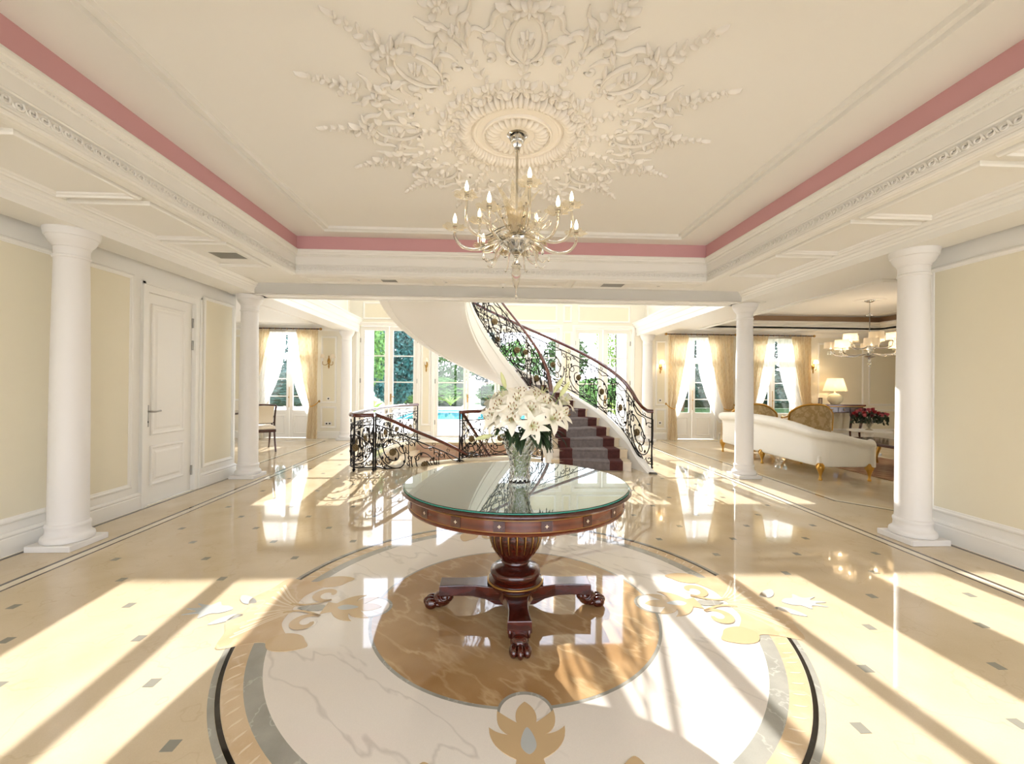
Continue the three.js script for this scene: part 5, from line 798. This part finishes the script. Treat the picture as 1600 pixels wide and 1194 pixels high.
  const lp = thing('table_lamp', 'table lamp with white pleated shade and round ceramic base on the console', 'lamp', [8.38, 0.938, -10.45]);
  part(lp, 'lamp_base', lathe([[0, 0], [0.09, 0], [0.095, 0.015], [0.15, 0.08], [0.165, 0.15], [0.14, 0.22], [0.08, 0.26], [0.03, 0.275], [0.02, 0.3], [0.012, 0.34]], 32), phy('#e9e2c4', 0.2)); part(lp, 'neck', cyl(0.008, 0.008, 0.16, 0, 0.38, 0, 8), M.brass);
  part(lp, 'lamp_shade', surf((u, v) => { const a = u * TAU, r = lerp(0.25, 0.16, v) + 0.003 * cos(a * 60); return [r * sin(a), 0.33 + v * 0.32, r * cos(a)]; }, 240, 2), M.shadeLit, 'white pleated shade'); part(lp, 'bulb', bulbGeo.clone().scale(1.6, 1.2, 1.6).translate(0, 0.43, 0), M.bulb); const ll = lampLight(0, 0.48, 0, 0.22); ll.name = 'lamp_light'; lp.add(ll);
  const pf = thing('picture_frame', 'small dark standing photo frame on the console', 'photo frame', [7.98, 0.938, -10.42], 0.3); part(pf, 'frame', frame(-0.06, 0.06, 0, 0.16, [[0, -0.008], [0, 0.008], [0.016, 0.008], [0.016, 0]]), M.mahogany); part(pf, 'photo', box(0.09, 0.13, 0.003, 0, 0.08, 0), std('#b9a890', 0.4)); part(pf, 'easel', box(0.03, 0.12, 0.004).rotateX(0.4).translate(0, 0.06, -0.03), M.mahogany);

  // low white table with roses, and the dark coffee table
  const wt = thing('side_table', 'round white pedestal table under the bowl of roses', 'table', [7.6, 0, -8.6]); part(wt, 'top', lathe([[0, 0.46], [0.36, 0.46], [0.375, 0.47], [0.37, 0.485], [0, 0.49]], 40), M.trim); part(wt, 'pedestal', lathe([[0.2, 0], [0.2, 0.03], [0.06, 0.06], [0.04, 0.2], [0.07, 0.4], [0.12, 0.46]], 24), M.trim);
  const vs = thing('rose_vase', 'glass goblet vase full of dark red roses', 'vase', [7.6, 0.49, -8.6]); part(vs, 'vase_body', lathe([[0, 0.0], [0.07, 0], [0.06, 0.01], [0.02, 0.03], [0.03, 0.06], [0.07, 0.12], [0.075, 0.18], [0.06, 0.22]], 24), M.petalglass);
  reseed(501); const pet = []; for (let k = 0; k < 9; k++) { const a = k * 2.4, r = 0.006 + k * 0.0025; pet.push(surf((u, v) => { const s = a + (u - 0.5) * 1.9; return [r * cos(s) * (0.6 + 0.5 * v), v * 0.035 - k * 0.001, r * sin(s) * (0.6 + 0.5 * v)]; }, 5, 3)); } const roseG = mg(pet), roseM = [std('#a8242e', 0.6), std('#c05a66', 0.6), std('#5c1420', 0.6)], stemG = std('#23331c', 0.6);
  for (let k = 0; k < 24; k++) { const a = k * 2.399, rad = 0.05 + 0.27 * Math.sqrt((k + 0.5) / 24), h = 0.4 - rad * 0.35 + rr(-0.02, 0.05); const ro = thing('rose', ['crimson rose in the goblet vase behind the sofa', 'dusty pink rose in the goblet vase behind the sofa', 'very dark red rose in the goblet vase behind the sofa'][k % 3], 'flower', [7.6, 0.49, -8.6], 0, 'roses in the goblet vase'); const m = part(ro, 'bloom', roseG, roseM[k % 3]); m.position.set(rad * cos(a), h, rad * sin(a)); m.scale.setScalar(1.5); m.rotation.set(rr(-0.5, 0.5), 0, rr(-0.5, 0.5)); part(ro, 'stem', tube([[0, 0.03, 0], [rad * 0.3 * cos(a), 0.2, rad * 0.3 * sin(a)], [rad * cos(a), h, rad * sin(a)]], 0.003, 8, 4), stemG); }
  const rl = []; for (let k = 0; k < 260; k++) { const a = rr(0, TAU), rad = 0.32 * Math.sqrt(rnd()), g = new THREE.PlaneGeometry(0.035, 0.06).rotateX(rr(-1, 1)).rotateY(rr(0, TAU)).translate(rad * cos(a), rr(0.18, 0.38) - rad * 0.15, rad * sin(a)); rl.push(g); } const rf = solo('rose_foliage', 'dark green leaves filling the bowl of roses', 'foliage', mg(rl), stemG); rf.position.set(7.6, 0.49, -8.6); rf.userData.kind = 'stuff';
  const ct = thing('coffee_table', 'low dark coffee table in front of the sofa', 'coffee table', [6.45, 0.0125, -6.9]); part(ct, 'top', rbox(0.8, 0.05, 1.4, 0.012, 0, 0.43, 0), M.mahogany); for (const x of [-0.34, 0.34]) for (const z of [-0.62, 0.62]) part(ct, 'leg', taper([[x, 0.41, z], [x * 1.1, 0.3, z], [x * 0.94, 0.12, z], [x, 0, z]], [0.035, 0.018], 12, 8), M.gold);
  const rug = solo('rug', 'patterned rug under the sofa and coffee table', 'rug', rbox(1.7, 0.012, 2.6, 0.004, 6.55, 0.006, -7.4), std('#ffffff', 0.95, { map: tex(256, (u, v) => { const a = fbm(u, v, 10, 3, 600), k = sin(u * TAU * 6) * sin(v * TAU * 9) > 0 ? 0.4 : 0; return mix3([196, 166, 126], [146, 100, 72], Math.min(1, a * 0.7 + k)); }) }));

  // chandelier with white drum shades
  const sc = thing('shade_chandelier', 'crystal chandelier with white drum shades in the sitting room', 'chandelier', [7.33, 0, -8.3]);
  part(sc, 'canopy', lathe([[0, 3.06], [0.05, 3.062], [0.085, 3.085], [0.09, 3.103], [0, 3.103]].slice(), 28), M.chrome); part(sc, 'rod', [cyl(0.009, 0.009, 0.78, 0, 2.68, 0, 10), lathe([[0.01, 2.78], [0.05, 2.79], [0.055, 2.8], [0.02, 2.83], [0.01, 2.85]], 16)], M.chrome); part(sc, 'hub', lathe([[0, 1.93], [0.03, 1.95], [0.09, 1.975], [0.1, 1.99], [0.03, 2.01], [0.025, 2.15], [0.045, 2.2], [0.02, 2.3]], 20), M.chrome); part(sc, 'finial', lathe([[0, 1.78], [0.02, 1.8], [0.035, 1.84], [0.012, 1.88], [0.03, 1.92], [0, 1.935]], 14), M.crystal);
  const sh = new THREE.CylinderGeometry(0.115, 0.125, 0.13, 24, 1, true), dr = lathe([[0, -0.09], [0.012, -0.075], [0.014, -0.06], [0.004, -0.02], [0.001, 0]], 8);
  for (const [n, rad, y, o] of [[8, 0.62, 2.1, 0.1], [5, 0.36, 2.24, 0.5]]) for (let k = 0; k < n; k++) {
    const a = k / n * TAU + o, c = cos(a), s = -sin(a), m = part(sc, 'arm', taper([[0.03 * c, y - 0.06, 0.03 * s], [rad * 0.5 * c, y - 0.1, rad * 0.5 * s], [rad * 0.9 * c, y - 0.07, rad * 0.9 * s], [rad * c, y + 0.03, rad * s]], [0.014, 0.01], 14, 6), M.chrome);
    const q = part(m, 'lamp_shade', sh, M.shadeLit, 'white drum shade'); q.position.set(rad * c, y + 0.13, rad * s); part(m, 'bulb', bulbGeo.clone().translate(rad * c, y + 0.06, rad * s), M.bulb); const dish = part(m, 'dish', lathe([[0.01, 0], [0.06, 0.01], [0.066, 0.02]], 16), M.petalglass); dish.position.set(rad * c, y + 0.02, rad * s);
    for (let d = 0; d < 3; d++) { const w = part(m, 'crystal_drop', dr, M.crystal); w.position.set((rad + 0.05 * cos(d * 2.1)) * c, y + 0.02, (rad + 0.05 * cos(d * 2.1)) * s + 0.05 * sin(d * 2.1)); }
    if (k % 2 === 0) { const l = lampLight(rad * c, y + 0.1, rad * s, 0.09); l.name = 'shade_light'; sc.add(l); }
  }
}
// ================= ROOM ON THE LEFT =================
{
  const seatM = phy('#eee2cc', 0.7, { sheen: 0.3, sheenColor: new THREE.Color(1, 0.95, 0.85) });
  const t = thing('open_armchair', 'mahogany open armchair with cream upholstery in the room on the left', 'chair', [-4.8, 0, -8.85], R(217));
  part(t, 'seat', rbox(0.5, 0.08, 0.48, 0.03, 0, 0.46, 0, 3), seatM); part(t, 'seat_rail', rbox(0.52, 0.06, 0.5, 0.01, 0, 0.4, 0), M.mahogany);
  part(t, 'backrest', surf((u, v) => { const s = u * 2 - 1; return [s * 0.2, 0.56 + v * 0.34, -0.22 - v * v * 0.13 - 0.02 * sin(u * PI)]; }, 10, 10), seatM); part(t, 'back_panel', surf((u, v) => { const s = u * 2 - 1; return [s * 0.2, 0.56 + v * 0.34, -0.25 - v * v * 0.13 - 0.02 * sin(u * PI)]; }, 10, 10), seatM);
  for (const s of [-1, 1]) {
    part(t, 'stile', [taper([[s * 0.235, 0.0, -0.36], [s * 0.235, 0.2, -0.26], [s * 0.235, 0.44, -0.2], [s * 0.235, 0.7, -0.24], [s * 0.235, 0.88, -0.33]], (u) => 0.019 - 0.004 * Math.abs(u - 0.5), 24, 8), tube(spiral(0, 0, 0.006, 0.03, 0, 6.5, 14).map((p) => V(s * 0.235, 0.88 + p[1], -0.36 + p[0])), 0.012, 24, 7)], M.mahogany);
    part(t, 'leg', taper([[s * 0.235, 0.42, 0.2], [s * 0.235, 0.2, 0.25], [s * 0.235, 0, 0.33]], [0.022, 0.014], 12, 8), M.mahogany);
    part(t, 'armrest', taper([[s * 0.24, 0.68, -0.22], [s * 0.27, 0.68, 0.0], [s * 0.27, 0.65, 0.14], [s * 0.25, 0.56, 0.13], [s * 0.245, 0.44, 0.08]], [0.018, 0.015], 20, 8), M.mahogany);
  }
  part(t, 'top_rail', tube([[-0.235, 0.91, -0.36], [0, 0.925, -0.38], [0.235, 0.91, -0.36]], 0.017, 12, 8), M.mahogany); part(t, 'lower_rail', tube([[-0.235, 0.56, -0.215], [0.235, 0.56, -0.215]], 0.014, 6, 8), M.mahogany);
  const tb = thing('dining_table', 'dark wooden table in the room on the left, behind the column', 'table', [-5.9, 0, -8.6]); part(tb, 'top', rbox(1.5, 0.04, 1.6, 0.012, 0, 0.74, 0), M.mahogany); part(tb, 'pedestal', lathe([[0.3, 0], [0.28, 0.05], [0.08, 0.12], [0.06, 0.3], [0.1, 0.5], [0.14, 0.72]], 24), M.mahogany);
}

// ================= OUTDOORS =================
{
  const paving = std('#e6e0d4', 0.8), grass = std('#6f9a3c', 0.95, { map: tex(256, (u, v) => { const k = fbm(u, v, 16, 4, 700); return mix3([120, 160, 70], [70, 110, 40], k); }, { repeat: [0.3, 0.3] }) });
  const terrace = shapeOf([[-14, 11.0], [6.0, 11.0], [6.0, 30], [-14, 30]]); terrace.holes.push(rectPath(-4.2, 3.2, 17.0, 24.0));
  struct('terrace', 'pale stone terrace round the swimming pool', 'terrace', flat(terrace, -0.06, 0.2), paving);
  struct('lawn', 'green lawn beside the terrace', 'lawn', flat(shapeOf([[6.0, 11.0], [40, 11.0], [40, 60], [-40, 60], [-40, 11.0], [-14, 11.0], [-14, 30], [6.0, 30]]), -0.08, 0.2), grass);
  struct('driveway', 'pale driveway in front of the house', 'driveway', bb(-30, 30, -0.2, -0.05, 3.0, 40), paving);
  const pool = thing('swimming_pool', 'turquoise swimming pool on the terrace', 'pool', [-0.5, 0, -20.5]); part(pool, 'basin', [bb(-3.7, 3.7, -1.2, -1.15, -3.5, 3.5), bb(-3.72, -3.65, -1.2, -0.1, -3.5, 3.5), bb(3.65, 3.72, -1.2, -0.1, -3.5, 3.5), bb(-3.7, 3.7, -1.2, -0.1, -3.52, -3.45), bb(-3.7, 3.7, -1.2, -0.1, 3.45, 3.52)], std('#4cc3cf', 0.5)); part(pool, 'water', bb(-3.66, 3.66, -0.16, -0.14, -3.46, 3.46), phy('#4fc0cc', 0.03, { transmission: 0.3, thickness: 0 })); part(pool, 'coping', frame(-3.95, 3.95, -3.75, 3.75, [[0, 0], [0, 0.02], [0.28, 0.02], [0.28, -0.06]]).rotateX(-PI / 2).translate(0, -0.06, 0), paving);
  for (const [x, l] of [[-3.7, 'white garden pillar outside the left french door'], [3.6, 'white garden pillar outside the right french door']]) { const t = thing('garden_pillar', l, 'pillar', [x, -0.06, -12.5]); part(t, 'pillar_shaft', rbox(0.24, 3.0, 0.24, 0.01, 0, 1.5, 0), M.column); part(t, 'pillar_base', rbox(0.3, 0.12, 0.3, 0.01, 0, 0.06, 0), M.column); part(t, 'pillar_cap', rbox(0.3, 0.08, 0.3, 0.01, 0, 3.04, 0), M.column); }
  const leafMats = [std('#3d5f2a', 0.7), std('#55803a', 0.7), std('#23463c', 0.65), std('#7d9c45', 0.7), std('#1f5a58', 0.6)];
  const crown = (rx, ry, rz, n, size, full = 0.6) => { const p = [], ix = []; for (let i = 0; i < n; i++) { const a = rr(0, TAU), c = rr(-1, 1), q = Math.sqrt(1 - c * c), k = full + (1 - full) * rnd(), x = rx * q * cos(a) * k, y = ry * c * k, z = rz * q * sin(a) * k, s = size * rr(0.6, 1.3), d = V(rr(-1, 1), rr(-1, 1), rr(-1, 1)).normalize(), e = V(rr(-1, 1), rr(-1, 1), rr(-1, 1)).cross(d).normalize(), b = p.length / 3; for (const [l, w] of [[-1, 0], [0, 0.55], [1, 0], [0, -0.55]]) p.push(x + d.x * s * l + e.x * s * w, y + d.y * s * l + e.y * s * w, z + d.z * s * l + e.z * s * w); ix.push(b, b + 1, b + 2, b, b + 2, b + 3); } const g = new THREE.BufferGeometry(); g.setAttribute('position', new THREE.Float32BufferAttribute(p, 3)); g.setIndex(ix); g.computeVertexNormals(); return g; };
  const trunkM = std('#5a4a3a', 0.9);
  const tree = (name, label, x, z, h, rx, ry, mat, n, size) => { n = Math.round(n * 1.7); const t = thing(name, label, name === 'shrub' ? 'shrub' : 'tree', [x, -0.08, -z]); const f = part(t, 'foliage', crown(rx, ry, rx, n, size).translate(0, h - ry * 0.9, 0), leafMats[mat]); f.userData.kind = 'stuff'; part(t, 'trunk', taper([[0, 0, 0], [0.05, (h - ry) * 0.5, 0.03], [0, h - ry * 0.6, 0]], [0.06 + h * 0.015, 0.04], 8, 7), trunkM); };
  reseed(900);
  tree('tree', 'leafy tree outside the left french door, left pane', -6.2, 20, 4.3, 1.3, 1.7, 1, 1400, 0.11); tree('tree', 'dark blue green conifer filling the right leaf of the left french door', -5.6, 24, 4.6, 1.5, 2.3, 4, 5200, 0.13); tree('tree', 'broad tree behind the pool, left of the middle', -3.2, 31, 4.7, 1.9, 1.9, 0, 2000, 0.13);
  tree('tree', 'dark tree behind the pool seen beside the stair underside', -0.7, 36, 5.8, 1.7, 2.3, 2, 2000, 0.13); tree('tree', 'light green tree behind the pool and the lilies', 1.65, 31, 4.4, 1.9, 1.8, 1, 1800, 0.13); tree('tree', 'tree seen through the balustrade right of the lilies', 5.5, 33.5, 5.2, 1.8, 1.9, 0, 1800, 0.13); tree('tree', 'loose light tree outside the right french door', 8.7, 31, 6.3, 1.5, 1.9, 3, 900, 0.12);
  tree('tree', 'dark tree outside the lawn window', 10.5, 24, 4.6, 1.7, 2.1, 2, 1600, 0.13); tree('tree', 'broad dark tree outside the window near the table lamp', 15.5, 24, 5.0, 2.2, 2.4, 2, 2000, 0.14); tree('tree', 'tree outside the left room window', -15.0, 29.5, 5.6, 2.4, 2.3, 4, 2000, 0.14);
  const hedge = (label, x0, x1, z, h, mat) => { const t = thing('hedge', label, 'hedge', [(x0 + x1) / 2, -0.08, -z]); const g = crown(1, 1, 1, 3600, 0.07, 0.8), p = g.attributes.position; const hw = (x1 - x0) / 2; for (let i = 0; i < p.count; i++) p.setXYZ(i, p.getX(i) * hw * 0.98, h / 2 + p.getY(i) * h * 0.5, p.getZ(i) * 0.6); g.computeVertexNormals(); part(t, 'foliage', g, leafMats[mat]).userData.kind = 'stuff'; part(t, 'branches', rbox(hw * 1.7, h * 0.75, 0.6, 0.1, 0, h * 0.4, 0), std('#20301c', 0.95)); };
  hedge('clipped hedge behind the pool, left part', -7, -1.6, 27, 1.9, 1); hedge('clipped hedge behind the pool, middle part', -1.3, 3.7, 27.5, 1.7, 0); hedge('clipped hedge behind the pool, right part', 4.0, 9.2, 26.5, 1.9, 1); hedge('long hedge behind the lawn', 9.5, 22, 27, 2.2, 2); hedge('hedge outside the left room window', -16, -8, 26, 2.0, 2);
  const frond = (l) => surf((u, v) => { const s = (u - 0.5) * 2, k = sin(Math.min(1, v * 0.96 + 0.04) * PI); return [s * 0.07 * k * (1 - 0.4 * Math.abs(sin(v * 30))), v * l * 0.9 - v * v * l * 0.55, v * l * 0.75]; }, 4, 14);
  const palm = (label, x, z, s, mat) => { const t = thing('palm_shrub', label, 'shrub', [x, -0.08, -z]); for (let k = 0; k < 18; k++) { const m = part(t, 'frond', frond(1.1 * s * rr(0.8, 1.15)), leafMats[mat]); m.rotation.y = k * 2.4; m.rotation.x = rr(-0.3, 0.15); m.position.y = 0.15; } };
  palm('feathery light green palm shrub outside the left french door', -5.0, 17.5, 1.15, 3); palm('palm shrub at the left edge of the pool hedge', -2.6, 25.2, 1.2, 3); palm('pale palm shrub at the far side of the pool', 0.6, 25.4, 0.9, 1); palm('palm shrub outside the right french door', 4.9, 17.5, 1.0, 3);
}
renderer.render(scene, camera);
